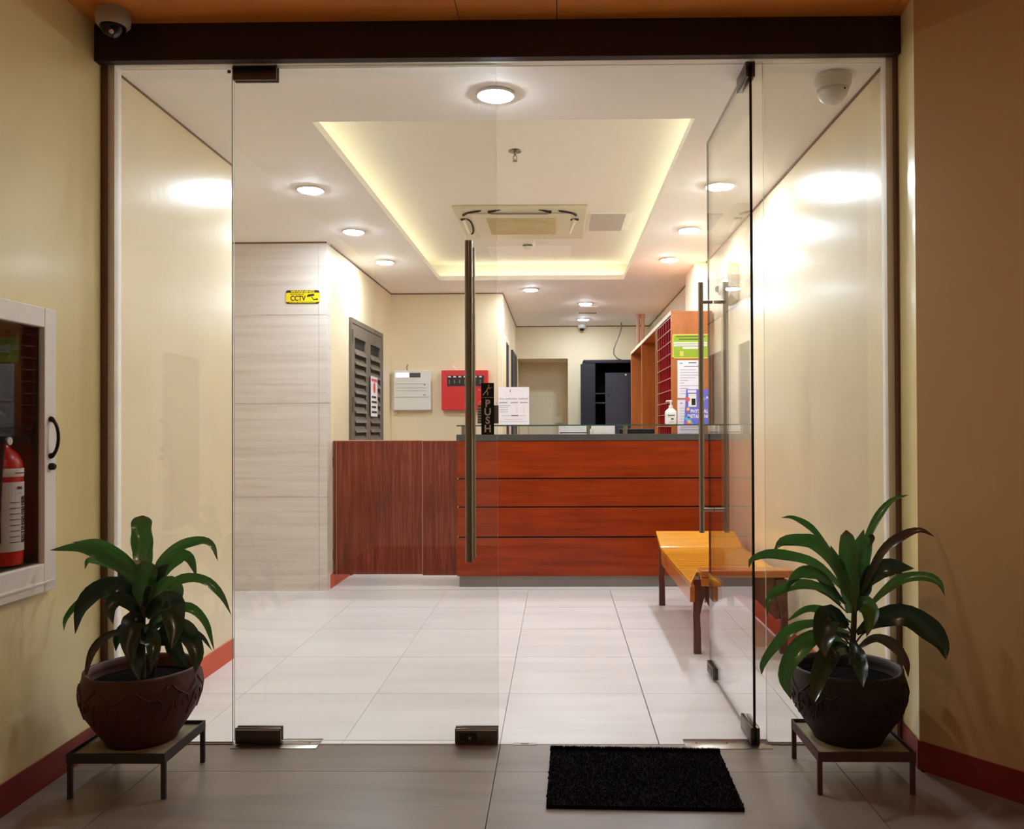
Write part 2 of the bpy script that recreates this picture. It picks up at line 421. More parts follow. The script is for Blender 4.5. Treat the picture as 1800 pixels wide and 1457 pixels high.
B(-.70, -.56, 8.65, 11.35, 0, ZC).build('painted_face', m_wallin, wc)
B(-.56, -.556, 8.53, 11.35, ZC - .012, ZC).build('shadow_gap', m_line, wc)
wf = root('wall_far')
for a in [(-.7, -.545, 0, ZC), (.136, 1.4, 0, ZC), (-.545, .136, 2.13, ZC)]:
    B(a[0], a[1], 11.35, 11.45, a[2], a[3]).build('painted_face', m_wallin, wf)
B(-.545, .136, 12.05, 12.15, 0, 2.2).build('recess_back', m_wallin, wf)
B(-.645, -.545, 11.45, 12.15, 0, 2.2).build('recess_side', m_wallin, wf)
B(.136, .236, 11.45, 12.15, 0, 2.2).build('recess_side', m_wallin, wf)
B(-.645, .236, 11.45, 12.15, 2.13, 2.23).build('recess_soffit', m_wallin, wf)
B(-.555, 1.24, 11.346, 11.35, ZC - .012, ZC).build('shadow_gap', m_line, wf)
B(-.42, -.02, 12.02, 12.05, 0, 1.66).build('lit_patch', m_offwhite, wf)  # pale panel standing in for a lit area of the recess
B(-.045, .06, 12.0, 12.02, 1.26, 1.36).build('switch_plate', m_offwhite, wf)
st(B(-3.6, -3.5, 4.1, 6.3, 0, ZC).build('wall_far_left', m_wallin))
st(B(-3.6, XL - .15, 4.1, 4.2, 0, ZC).build('wall_near_left', m_wallin))
# ------------------------------------------------------------------ ceilings
ce = root('ceiling')
cx0, cx1, cy0, cy1 = -1.10, .617, 3.745, 7.80
for a in [(-3.6, cx0, G + .02, 11.4), (cx1, 1.3, G + .02, 11.4), (cx0, cx1, G + .02, cy0), (cx0, cx1, cy1, 11.4)]:
    B(a[0], a[1], a[2], a[3], ZC, ZC + .042).build('lower_panel', m_ceil, ce)
ZU = 2.75; e = .2
B(cx0 - e, cx1 + e, cy0 - e, cy1 + e, ZU, ZU + .05).build('raised_panel', m_ceil2, ce)
for a in [(cx0 - e - .03, cx0 - e, cy0 - e, cy1 + e), (cx1 + e, cx1 + e + .03, cy0 - e, cy1 + e), (cx0 - e, cx1 + e, cy0 - e - .03, cy0 - e), (cx0 - e, cx1 + e, cy1 + e, cy1 + e + .03)]:
    B(a[0], a[1], a[2], a[3], ZC + .042, ZU + .05).build('cove_side', m_ceil2, ce)
zl = ZC + .043; g2 = .13
for a in [(cx0 - g2 - .012, cx0 - g2, cy0, cy1), (cx1 + g2, cx1 + g2 + .012, cy0, cy1), (cx0, cx1, cy0 - g2 - .012, cy0 - g2), (cx0, cx1, cy1 + g2, cy1 + g2 + .012)]:
    B(a[0], a[1], a[2], a[3], zl, zl + .012).build('led_strip', m_cove, ce)
B(-.10, .10, .0, .0, 0, 0)
cp = root('ceiling_porch')
for x0, x1 in [(-1.72, -.36), (-.357, .0), (.003, 1.22), (1.223, 2.44), (2.443, 3.6)]:
    B(x0, x1, -1.5, 3.10, ZP, ZP + .02).build('wood_panel', m_plank, cp, off=(x0, 0, ZP))
B(-1.85, 3.7, -1.5, 3.3, ZP + .02, ZP + .1).build('ceiling_backing', m_void, cp)
# header and frame of the glass front
st(MB().box(XP, XR + .02, 3.085, 3.12, 2.562, ZP).box(XP, XR + .03, 3.12, 3.25, 2.598, ZP).build('trim_1', m_beam))
t2 = root('trim_2')
B(XP + .018, XR + .013, G - .02, G + .03, 2.572, 2.597).build('top_channel', m_alu, t2)
B(XP + .018, XP + .044, G - .02, G + .03, 0, 2.572).build('side_channel', m_alu, t2)
B(XR - .012, XR + .013, G - .02, G + .03, 0, 2.572).build('side_channel', m_alu, t2)
st(B(XP + .001, XP + .018, G - .035, G + .03, 0, 2.597).build('trim_3', m_brown))
st(B(XR + .013, XR + .029, G - .04, G + .03, 0, 2.597).build('trim_4', m_brown))
st(MB().box(XP + .044, -1.235, G - .006, G + .016, -.004, .004).box(.778, XR - .012, G - .006, G + .016, -.004, .004).build('trim_5', m_steel))

# ------------------------------------------------------------------ glass
def pane(x0, x1, y0, y1, z0, z1, parent, edge, name='glass_pane'):
    m = MB(); b = [(x0, y0, z0), (x1, y0, z0), (x1, y1, z0), (x0, y1, z0), (x0, y0, z1), (x1, y0, z1), (x1, y1, z1), (x0, y1, z1)]
    thinx = abs(x1 - x0) < abs(y1 - y0)
    fs = [(3, 2, 1, 0), (4, 5, 6, 7), (0, 1, 5, 4), (1, 2, 6, 5), (2, 3, 7, 6), (3, 0, 4, 7)]
    m.faces(b, fs)
    for i in range(6): m.mi[i] = 0 if ((i in (3, 5)) if thinx else (i in (2, 4))) else 1
    return m.build(name, [m_glass, edge], parent)
w1 = root('window_1'); pane(XP + .042, -1.237, G, G + .01, .004, 2.575, w1, m_gedge)
MB().box(-1.252, -1.240, G - .004, G, 2.545, 2.557).build('sticker', m_brown, w1)
w2 = root('window_2'); pane(.779, XR - .010, G, G + .01, .004, 2.575, w2, m_gedgel)

def patch(x0, x1, z0, z1, par, y=G + .005, name='patch_fitting'):
    o = MB().bbox(x0, x1, y - .018, y - .0052, z0, z1, .003).bbox(x0, x1, y + .0052, y + .018, z0, z1, .003).build(name, m_dsteel, par, True)
    MB().box(x0 + .004, x1 - .004, y - .0195, y - .018, z1 - .006 if z0 > 1 else z1 - .008, z1 - .004).build('trim_line', m_alu, o)
    return o
# closed left leaf
d1 = root('door_1')
pane(-1.230, -.229, G, G + .01, .012, 2.568, d1, m_gedgel)
patch(-1.229, -1.062, 2.515, 2.575, d1); patch(-1.222, -1.049, .004, .064, d1)
p = patch(-.392, -.230, .004, .064, d1, name='floor_lock')
MB().box(-.375, -.31, G - .016, G - .0135, .020, .046).build('lock_body', m_bronze, p)
MB().tube([(-.335, G - .02, .030), (-.335, G - .013, .030)], .006).build('key_cylinder', m_steel, p)
h = MB().tube([(-.330, 3.105, .695), (-.330, 3.105, 1.886)], .0145, 20).build('pull_bar', m_steel, d1, True)
MB().tube([(-.330, 3.105, 1.78), (-.330, G, 1.78)], .009, 14).tube([(-.330, 3.105, .80), (-.330, G, .80)], .009, 14).build('standoff', m_steel, h, True)
h = MB().tube([(-.332, 3.230, .695), (-.332, 3.230, 1.886)], .0145, 20).build('pull_bar', m_steel, d1, True)
MB().tube([(-.332, 3.230, 1.78), (-.332, G + .01, 1.78)], .009, 14).tube([(-.332, 3.230, .80), (-.332, G + .01, .80)], .009, 14).build('standoff', m_steel, h, True)
# open right leaf, swung into the lobby
HX = .733
d2 = root('door_2')
pane(HX - .005, HX + .005, G + .003, 4.075, .012, 2.568, d2, m_gedge)
def patchx(y0, y1, z0, z1, par, name='patch_fitting'):
    return MB().bbox(HX - .018, HX - .0055, y0, y1, z0, z1, .003).bbox(HX + .0055, HX + .018, y0, y1, z0, z1, .003).build(name, m_dsteel, par, True)
patchx(G + .001, G + .165, 2.515, 2.575, d2); patchx(G - .01, G + .16, .004, .064, d2)
p = patchx(3.92, 4.075, .012, .066, d2, 'floor_lock')
MB().box(HX - .02, HX - .018, 3.95, 4.04, .024, .05).build('lock_body', m_bronze, p)
for s in (-1, 1):
    h = MB().tube([(HX + s*.0585, 3.955, .695), (HX + s*.0585, 3.955, 1.872)], .0125, 20).build('pull_bar', m_steel, d2, True)
    MB().tube([(HX + s*.0585, 3.955, 1.78), (HX + s*.004, 3.955, 1.78)], .0085, 14).tube([(HX + s*.0585, 3.955, .803), (HX + s*.004, 3.955, .803)], .0085, 14).build('standoff', m_steel, h, True)
# floor springs
def spring(x0, x1, nm, lab):
    t = thing(nm, lab, 'floor spring', ((x0 + x1)/2, G + .005, 0))
    MB().bbox(x0, x1, G - .048, G + .05, -.008, .0025, .0012).build('cover_plate', m_steel, t, True)
    for x in (x0 + .045, (x0 + x1)/2, x1 - .04):
        MB().lathe([(.004, .0025), (.004, .0036), (.0, .004)], (x, G + .005, 0), 10).build('screw', m_bronze, t)
spring(-1.228, -.905, 'floor_spring', 'steel floor spring plate under the hinge end of the closed glass door')
spring(.47, .79, 'floor_spring', 'steel floor spring plate under the hinge of the open glass door')
t = thing('floor_strike', 'small chrome strike plate on the threshold beside the closed door edge', 'strike plate', (-.12, G, 0))
MB().bbox(-.175, -.085, G - .010, G + .012, -.004, .002, .0008).build('plate', m_steel, t)
MB().box(-.145, -.115, G - .004, G + .005, .002, .0025).build('bolt_hole', m_black, t)
# push sign
t = thing('push_sign', 'narrow black PUSH sign stuck on the closed glass door', 'sign', (-.266, G - .002, 1.165))
PX0, PX1 = onY(846, 700, G).x, onY(868.5, 700, G).x; PZ0, PZ1 = onY(857, 764, G).z, onY(857, 673, G).z; pc = (PX0 + PX1)/2
MB().bbox(PX0, PX1, G - .0025, G - .0002, PZ0, PZ1, .0006).build('plate', m_black, t)
for i, c in enumerate('PUSH'): MB().text(c, .038, (pc, G - .0028, PZ1 - .079 - i*.0317), (1, 0, 0), (0, 0, 1), ext=.0002).build('letter', m_alu, t)
m = MB(); q = lambda a, b: (PX0 + a*.001, G - .0030, PZ1 - b*.001)
m.lathe([(.0032, -.0002), (.0032, .0002)], q(29, 10), 12, 'y')
for path, r in (([q(28, 15), q(20, 30), q(15, 36), q(6, 47)], .0024), ([q(20, 30), q(25, 36), q(24, 47)], .0022), ([q(28, 16), q(36, 19), q(42, 17)], .0017), ([q(26, 18), q(34, 24)], .0013)):
    m.tube([(a[0], a[1] + .0025, a[2]) if 0 else a for a in path], r*.8, 6)
m.box(PX0 + .002, PX1 - .002, G - .003, G - .0026, PZ1 - .0555, PZ1 - .0545)
m.build('pictogram', m_alu, t)
t = thing('door_decal', 'small printed grey brown decal on the glass around the black sign', 'sticker', (pc, G + .011, 1.19))
X0, X1 = onY(839, 700, G).x, onY(876, 700, G).x
MB().box(X0, X1, G + .0102, G + .0112, onY(0, 748, G).z, onY(0, 716, G).z).build('print_block', plain('taupe_print', (136, 118, 102), .6), t)
m = MB()
for k, s in enumerate(('SOCIAL', 'SPACE', 'SAVES', 'LIVES')[:0]): pass
for k in range(6):
    z = onY(0, 720 + k*4.6, G).z; m.box(X0 + .002, PX0 - .001, G + .0092, G + .0096, z - .0028, z + .001)
m.build('small_print', m_paper, t)
m = MB(); rr = random.Random(3)
for k in range(9):
    x = rr.choice([rr.uniform(X0, PX0 - .004), rr.uniform(PX1 + .002, X1 - .003)]); z = onY(0, rr.uniform(684, 715), G).z
    m.tube([(x - .003, G + .0105, z - .002), (x, G + .0105, z + .003), (x + .003, G + .0105, z)], .0010, 5)
m.build('script_flourish', m_paper, t)

# ------------------------------------------------------------------ counter
CYF = 6.28
t = thing('reception_counter', 'orange brown wooden reception counter with dark stone top and grey kick plate', 'counter', (.24, CYF + .15, 0))
x0, x1 = -.760, XR - .002
B(x0 + .012, x1, CYF + .012, CYF + .3, .085, 1.096).build('carcass', m_groove, t)
B(x0 + .014, x1, CYF + .02, CYF + .28, 0, .085).build('kick_plate', m_kick, t)
for z0, z1 in ((.817, 1.094), (.604, .806), (.379, .593), (.083, .367)):
    MB().bbox(x0, x1, CYF, CYF + .02, z0, z1, .002).build('front_panel', m_counter, t)
    B(x0, x0 + .012, CYF + .02, CYF + .3, z0, z1).build('end_panel', m_counter, t)
B(x0 - .002, x1, CYF - .006, CYF + .31, 1.096, 1.142).build('stone_top', m_stone, t)
t = thing('office_desk', 'orange wood desk hidden behind the reception counter under the white printer', 'desk', (.1, CYF + .6, 0))
B(x0 + .1, x1 - .36, CYF + .32, CYF + .9, .735, .76).build('desk_top', m_shelfwood, t)
B(x0 + .1, x0 + .13, CYF + .32, CYF + .88, 0, .735).build('leg_panel', m_shelfwood, t)
B(x1 - .40, x1 - .37, CYF + .32, CYF + .88, 0, .735).build('leg_panel', m_shelfwood, t)
t = thing('glass_ledge', 'raised clear glass ledge on steel posts along the counter top', 'shelf', (.24, CYF + .12, 1.142))
gl = pane(x0, x1, CYF - .01, CYF + .26, 1.204, 1.214, t, m_gedgeg)
gl.data.materials[0] = m_glass
for i in range(6): gl.data.polygons[i].material_index = 0 if abs(gl.data.polygons[i].normal.z) > .5 else 1
for px in (813, 1035, 1101, 1240):
    X = onY(px, 755, CYF + .03).x
    MB().tube([(X, CYF + .05, 1.142), (X, CYF + .05, 1.204)], .011, 14).build('post', m_steel, t, True)
    MB().tube([(X, CYF + .22, 1.142), (X, CYF + .22, 1.204)], .011, 14).build('post', m_steel, t, True)
# swing gate panels to the left
t = thing('counter_gate', 'reddish striped swing gate panel between the stone wall and the counter', 'gate', (-1.36, CYF + .02, .095))
MB().box(-1.692, -1.021, CYF + .01, CYF + .04, .097, 1.098).build('leaf', m_gate, t)
MB().box(-1.669, -1.667, CYF + .0085, CYF + .01, .097, 1.098).build('edge_line', m_pink, t)
MB().box(-1.692, -1.021, CYF + .01, CYF + .04, 1.098, 1.103).build('top_edging', m_pink, t)
for z in (.2, .9): MB().box(-1.70, -1.692, CYF + .015, CYF + .035, z, z + .08).build('hinge', m_steel, t)
t = thing('side_panel', 'narrow fixed striped panel joining the counter end to the swing gate', 'panel', (-.89, CYF + .02, .09))
MB().box(-1.019, -.7605, CYF, CYF + .04, .091, 1.096).build('board', m_gate, t)
MB().box(-1.019, -.7605, CYF, CYF + .04, 1.096, 1.101).build('top_edging', m_pink, t)
MB().box(-1.0195, -1.0165, CYF - .002, CYF, .091, 1.096).build('edge_strip', m_pink, t)

# ---- things on the ledge
def squiggle(m, x, z, w_, y, hgt=.002, n=None):
    m.box(x, x + w_, y - .0004, y, z, z + hgt)
SY = CYF + .07
t = thing('paper_notice', 'white printed notice in clear stand on the glass ledge', 'notice', (onY(903, 748, SY).x, SY, 1.214))
a = onY(876, 748, SY); b = onY(930, 680, SY); a.z = 1.216
MB().box(a.x, b.x, SY, SY + .002, a.z, b.z).build('sheet', m_paper, t)
MB().box(a.x - .003, b.x + .003, SY + .003, SY + .006, 1.214, b.z + .003).box(a.x - .003, b.x + .003, SY + .003, SY + .08, 1.214, 1.2158).build('acrylic_stand', m_glass, t)
m = MB(); W = b.x - a.x; Hh = b.z - a.z; yy = SY - .0004
for k in range(19):
    xx = a.x + W*(.05 + k*.048)
    if k not in (3, 12): m.tube([(xx, yy, a.z + Hh*.675), (xx + .003, yy, a.z + Hh*(.70 + .02*((k*7) % 3 == 0))), (xx + .0075, yy, a.z + Hh*.678)], .0014, 5)
for xo, wo in ((.03, .26), (.4, .24), (.7, .26)): squiggle(m, a.x + W*xo, a.z + Hh*.575, W*wo, yy, .005)
for k in range(4):
    squiggle(m, a.x + W*.03, a.z + Hh*(.5 - k*.055), W*(.36 if k == 0 else .28), yy, .0025)
for k in range(4):
    squiggle(m, a.x + W*.58, a.z + Hh*(.5 - k*.055), W*.05, yy, .0015); squiggle(m, a.x + W*.8, a.z + Hh*(.5 - k*.055), W*.05, yy, .0015)
for xo, wo, zo in ((.12, .76, .24), (.2, .6, .14), (.05, .9, .08)): squiggle(m, a.x + W*xo, a.z + Hh*zo, W*wo, yy, .0015)
m.box(a.x + W*.38, a.x + W*.4, yy - .0004, yy, a.z + Hh*.86, a.z + Hh*.93)
m.build('print', m_ink, t)
MB().box(a.x + W*.42, a.x + W*.64, yy - .001, yy, a.z + Hh*.235, a.z + Hh*.255).build('bold_print', m_inkd, t)
# sanitizer
sx = onY(1179.5, 748, SY + .02).x; sy = SY + .03
t = thing('pump_bottle', 'white pump bottle of hand sanitizer on the ledge', 'bottle', (sx, sy, 1.214))
MB().lathe([(.03, 1.2145), (.043, 1.216), (.045, 1.222), (.045, 1.30), (.043, 1.312), (.03, 1.326), (.018, 1.334), (.016, 1.342)], (sx, sy, 0), 28, sy=.62).build('bottle_body', m_white, t, True)
MB().tube([(sx, sy, 1.340), (sx, sy, 1.358)], .0155, 18).tube([(sx, sy, 1.358), (sx, sy, 1.385)], .006, 10).build('collar', m_white, t, True)
MB().lathe([(.012, 1.385), (.013, 1.392), (.006, 1.398)], (sx, sy, 0), 16).tube([(sx, sy, 1.391), (sx - .032, sy, 1.391), (sx - .036, sy, 1.382)], [.006, .005, .004], 8).build('pump_head', m_white, t, True)
m = MB(); m.box(sx - .026, sx + .026, sy - .0300, sy - .0285, 1.280, 1.286); m.box(sx - .002, sx + .018, sy - .0300, sy - .0285, 1.250, 1.259); m.box(sx - .02, sx + .02, sy - .0300, sy - .0285, 1.232, 1.2335)
m.build('label_print', m_inkd, t)
# distancing card
ay = SY
a = onY(1202, 748, ay); b = onY(1247, 683, ay); a.z = 1.216
t = thing('distancing_card', 'violet blue standing card reading physical distancing with coil binding', 'sign', ((a.x + b.x)/2, ay, 1.214))
X = lambda px: onY(px, 700, ay).x
Zz = lambda py: onY(1225, py, ay).z
MB().prism([(X(1202), ay, 1.216), (X(1247), ay, 1.216), (X(1247), ay, Zz(684)), (X(1206), ay, Zz(684)), (X(1206), ay, Zz(705))], (0, .003, 0)).build('card', m_blue, t)
MB().prism([(X(1206), ay + .003, Zz(690)), (X(1246), ay + .003, Zz(690)), (X(1246), ay + .10, 1.215), (X(1206), ay + .10, 1.215)], (0, .003, 0)).build('back_leg', m_blue, t)
m = MB(); y9 = ay - .0006
m.text('PHYSICAL', .040, ((X(1206) + X(1247))/2 + .012, y9, Zz(723)), (1, 0, 0), (0, 0, 1), ext=.0003, fitw=.135)
m.text('DISTANCING', .040, ((X(1206) + X(1247))/2 + .006, y9, Zz(732)), (1, 0, 0), (0, 0, 1), ext=.0003, fitw=.165)
m.box(X(1234), X(1238), y9 - .0004, y9 + .0004, Zz(704), Zz(699))
m.text('A', .03, (X(1243), y9, Zz(699)), (1, 0, 0), (0, 0, 1), ext=.0003)
m.box(X(1209), X(1224), y9 - .0004, y9 + .0004, Zz(690), Zz(685.5)); m.box(X(1210), X(1224), y9 - .0004, y9 + .0004, Zz(715), Zz(692))
m.build('lettering', m_white, t)
MB().box(X(1215.5), X(1222.5), y9 - .001, y9 - .0004, Zz(712), Zz(700.5)).build('black_square', m_inkd, t)
m = MB()
for (px, py, r) in ((1207, 744, .016), (1206.5, 702, .017), (1206, 722, .010)): m.lathe([(r, -.0005), (r, .0005)], (X(px) + .01, ay - .0006, Zz(py)), 16, 'y')
m.build('coral_spots', m_cred, t)
m = MB()
for (px, py, r) in ((1210, 741, .013), (1208, 719, .012)): m.lathe([(r, -.0005), (r, .0005)], (X(px) + .006, ay - .0016, Zz(py)), 16, 'y')
m.build('golden_spots', m_cyel, t)
MB().prism([(X(1203), y9, 1.26), (X(1211), y9, Zz(730)), (X(1218), y9, 1.217), (X(1210), y9, 1.217)], (0, -.0003, 0)).build('sky_blue_swirl', m_cyan, t)
m = MB()
for k in range(13):
    z = 1.225 + k*.0195; m.lathe([(.0045, -.001), (.0062, 0), (.0045, .001)], (X(1247.6), ay, z), 10)
m.build('coil', m_inkd, t)

# ---- behind the counter
dky = CYF + .55
t = thing('white_printer', 'white office printer on the desk just behind the counter', 'printer', (.2, dky, .76))
xa, xb, xc, xd = [onY(p, 755, dky - .15).x for p in (982, 1037, 1042, 1081)]
zt = onY(1000, 747.5, dky - .15).z
MB().bbox(xa, xb, dky - .15, dky + .2, .76, zt, .008).build('body', m_white, t)
MB().bbox(xc, xd, dky - .15, dky + .2, .76, zt, .008).build('scanner_housing', m_white, t)
MB().box(xb - .002, xc + .002, dky - .13, dky + .2, .76, zt - .03).build('hinge_block', m_alu, t)
MB().box(xa + .01, xb - .01, dky - .153, dky - .15, zt - .06, zt - .055).build('paper_slot', m_inkd, t)
t = thing('computer_monitor', 'black monitor seen from behind at the right of the white printer', 'monitor', (.55, dky, .76))
xa, xb = [onY(p, 755, dky).x for p in (1088, 1150)]; zt = onY(1100, 753, dky).z
MB().bbox(xa, xb, dky - .02, dky + .015, .86, zt, .006).build('casing', m_black, t)
MB().box(xa + .01, xb - .01, dky + .015, dky + .017, .88, zt - .012).build('screen', m_chr, t)
xm = (xa + xb)/2
MB().box(xm - .02, xm + .02, dky - .035, dky - .02, .77, 1.0).build('neck', m_black, t)
MB().bbox(xm - .1, xm + .1, dky - .10, dky + .07, .76, .772, .004).build('foot', m_black, t)

# shelf cabinet along the right wall
K0 = .905; KX = 1.236; ky0, ky1 = 6.70, 10.35; KZ = 2.10
t = thing('pigeonhole_cabinet', 'tall orange wood cabinet with red pigeonholes along the right wall', 'cabinet', ((K0 + KX)/2, 8.4, 0))
MB().bbox(K0, KX, ky0, ky0 + .022, 0, KZ, .002).build('end_panel', m_shelfwood, t)
B(KX - .015, KX, ky0 + .022, ky1, 0, KZ).build('back_panel', m_shelfwood, t)
B(K0, KX, ky0, ky1, KZ, KZ + .02).build('top_panel', m_shelfwood, t)
B(K0 - .004, K0, ky0, ky1, KZ - .012, KZ + .022).build('top_edging', m_cream, t)  # pale moulding, the light on the cabinet top put into its colour
B(K0, KX - .015, ky0 + .022, ky1, 0, .08).build('plinth', m_shelfwood, t)
for y in (7.62, 7.72, 9.03, ky1 - .02):
    B(K0, KX - .015, y, y + .022, .08, KZ).build('divider', m_shelfwood, t)
    B(K0 - .003, K0, y, y + .022, .08, KZ).build('edging', m_pink, t)
B(K0 + .06, K0 + .065, ky0 + .022, 7.62, .92, KZ).build('pigeonhole_back', m_crim, t)
for k in range(12):
    z = 1.0 + k*.0975
    if z < KZ - .02:
        o = B(K0 + .001, K0 + .12, ky0 + .022, 7.62, z, z + .006).build('pigeonhole_shelf', m_crim, t)
        B(K0, K0 + .001, ky0 + .022, 7.62, z, z + .006).build('shelf_edging', m_pink, o)
for k in range(1, 6):
    y = ky0 + .022 + k*.148
    B(K0 + .0015, K0 + .12, y, y + .012, .92, KZ - .001).build('pigeonhole_divider', m_crim, t)
B(K0 + .001, KX - .02, ky0 + .022, 7.62, .08, .92).build('lower_door', m_shelfwood, t)
for y0 in (7.745, 9.055):
    B(K0 + .01, KX - .015, y0, y0 + 1.25, .9, .92).build('shelf', m_shelfwood, t)
# papers on the end panel
def sheet(name, lab, cat, px0, px1, py0, py1, Y, mat, **k):
    a = onY(px0, py1, Y); b = onY(px1, py0, Y)
    t = thing(name, lab, cat, ((a.x + b.x)/2, Y, a.z)); MB().box(a.x, b.x, Y - .002, Y, a.z, b.z).build('sheet', mat, t)
    return t, a, b
PY = ky0 - .0005
t, a, b = sheet('green_notice', 'lime green notice with white border high on the orange cabinet end', 'sign', 1182, 1246.5, 587, 630, PY, m_green)
W = b.x - a.x; Hh = b.z - a.z; yy = PY - .0024
m = MB(); e = .008
for q4 in ((a.x, b.x, a.z, a.z + e), (a.x, b.x, b.z - e, b.z), (a.x, a.x + e, a.z, b.z), (b.x - e, b.x, a.z, b.z)): m.box(q4[0], q4[1], yy - .0005, yy + .0004, q4[2], q4[3])
m.build('border', m_cyel, t)
m = MB()
for zo, xo, wo in ((.60, .04, .9), (.50, .04, .9), (.40, .28, .42)): m.box(a.x + W*xo, a.x + W*(xo + wo), yy - .0003, yy + .0004, a.z + Hh*zo, a.z + Hh*(zo + .07))
m.build('white_text_bars', m_paper, t)
m = MB()
for zo, xo, wo in ((.88, .1, .8), (.77, .18, .64)): squiggle(m, a.x + W*xo, a.z + Hh*zo, W*wo, yy, .008)
for zo, xo, wo in ((.62, .08, .8), (.52, .08, .8)): squiggle(m, a.x + W*xo, a.z + Hh*zo, W*wo, yy - .0006, .0025)
m.build('dark_print', plain('olive_ink', (84, 100, 40), .7), t)
MB().box(a.x + W*.2, a.x + W*.3, yy - .0004, yy + .0004, a.z + Hh*.1, a.z + Hh*.3).build('small_picture', m_cyel, t)
t, a, b = sheet('posted_letter', 'long white letter taped on the cabinet end below the green notice', 'paper', 1191, 1237, 633, 699.5, PY, m_paper)
W = b.x - a.x; Hh = b.z - a.z; m = MB(); rr = random.Random(5)
squiggle(m, a.x + W*.42, a.z + Hh*.92, W*.3, yy, .009); squiggle(m, a.x + W*.25, a.z + Hh*.83, W*.6, yy, .006); squiggle(m, a.x + W*.08, a.z + Hh*.91, W*.12, yy, .006)
for k in range(10):
    zz = .74 - k*.07; squiggle(m, a.x + W*.1, a.z + Hh*zz, W*rr.choice([.3, .75, .8, .15, .6]), yy, .003)
m.build('print', m_ink, t)
t, a, b = sheet('posted_letter', 'second white sheet on the cabinet end, lower one behind the blue card', 'paper', 1191, 1237, 701.5, 765, PY, m_paper)
W = b.x - a.x; Hh = b.z - a.z; m = MB()
squiggle(m, a.x, a.z + Hh*.985, W*.5, yy, .003); squiggle(m, a.x + W*.1, a.z + Hh*.88, W*.1, yy, .006)
for k in range(9): squiggle(m, a.x + W*.1, a.z + Hh*(.75 - k*.075), W*.7, yy, .002)
m.build('print', m_ink, t)

# steel locker at the back
t = thing('steel_locker', 'navy steel locker with open front against the far wall', 'locker', (.65, 10.9, 0))
lx0, lx1, ly0, ly1, LZ = .325, 1.02, 10.65, 11.30, 2.05
B(lx0, lx0 + .02, ly0, ly1, 0, LZ).build('side_panel', m_locker, t)
B(lx1 - .02, lx1, ly0, ly1, 0, LZ).build('side_panel', m_locker, t)
B(lx0, lx1, ly1 - .02, ly1, 0, LZ).build('back_panel', m_void, t)
MB().bbox(lx0, lx1, ly0, ly1, LZ - .04, LZ + .004, .008).build('top_panel', m_locker, t)
B(lx0 + .02, lx0 + .15, ly0, ly0 + .02, 0, LZ - .04).build('front_stile', m_locker, t)
B(lx0 - .035, lx0, ly0 + .02, ly0 + .06, 0, LZ - .05).build('swung_door', m_locker, t)
for z in (.1, .9, 1.5, 1.62): B(lx0 + .02, lx1 - .02, ly0 + .05, ly1 - .02, z, z + .015).build('shelf', m_lockd, t)
d = MB().bbox(.60, lx1 + .03, ly0 - .03, ly0 - .005, .05, 1.885, .004).build('door', m_lockd, t)
MB().lathe([(.012, -.004), (.012, .004)], (.86, ly0 - .036, 1.86), 12, 'y').build('white_knob', m_white, d)
MB().box(.635, .65, ly0 - .036, ly0 - .03, 1.58, 1.62).build('latch', m_black, d)
# cable and pipes
t = MB().tube([onY(p[0], p[1], 11.0) for p in ((1092, 567), (1092.5, 574), (1090, 585), (1084, 600), (1079, 613), (1079, 623), (1085, 630), (1095, 633.5), (1104, 634))], .008, 8).build('hanging_cable', m_dgrey, None, True)
tag(t, 'dark cable hanging from the ceiling down to the steel locker', 'cable')
for px, lab in ((1122, 'pale pink conduit pipe rising to the ceiling in the far corner, left one'), (1130, 'pale pink conduit pipe rising to the ceiling in the far corner, right one')):
    X_ = onY(px, 580, 10.2).x
    t = MB().tube([(X_, 10.2, KZ + .02), (X_, 10.2, ZC)], .022, 14).lathe([(.027, ZC - .05), (.027, ZC - .002)], (X_, 10.2, 0), 14).build('conduit_pipe', m_pink, None, True)
    tag(t, lab, 'pipe')
# ---- doors of the back rooms
def sidedoor(n, y0, y1, zt, mat):
    r = root('door_%d' % n)
    B(-.562, -.545, y0, y1, 0, zt).build('leaf', mat, r)
    MB().box(-.562, -.538, y0 - .05, y0, 0, zt + .05).box(-.562, -.538, y1, y1 + .05, 0, zt + .05).box(-.562, -.538, y0, y1, zt, zt + .05).build('frame', m_cream if n == 3 else m_dark, r)
    MB().lathe([(.02, 0), (.03, .03), (.02, .06)], (-.545, y1 - .08 if n == 3 else y0 + .08, 1.0), 14, 'x').build('knob', m_steel, r)
sidedoor(3, 8.74, 9.30, 2.10, m_void); sidedoor(4, 10.1, 11.0, 2.08, m_lockd)  # near-black first leaf paints the shade of a dark opening

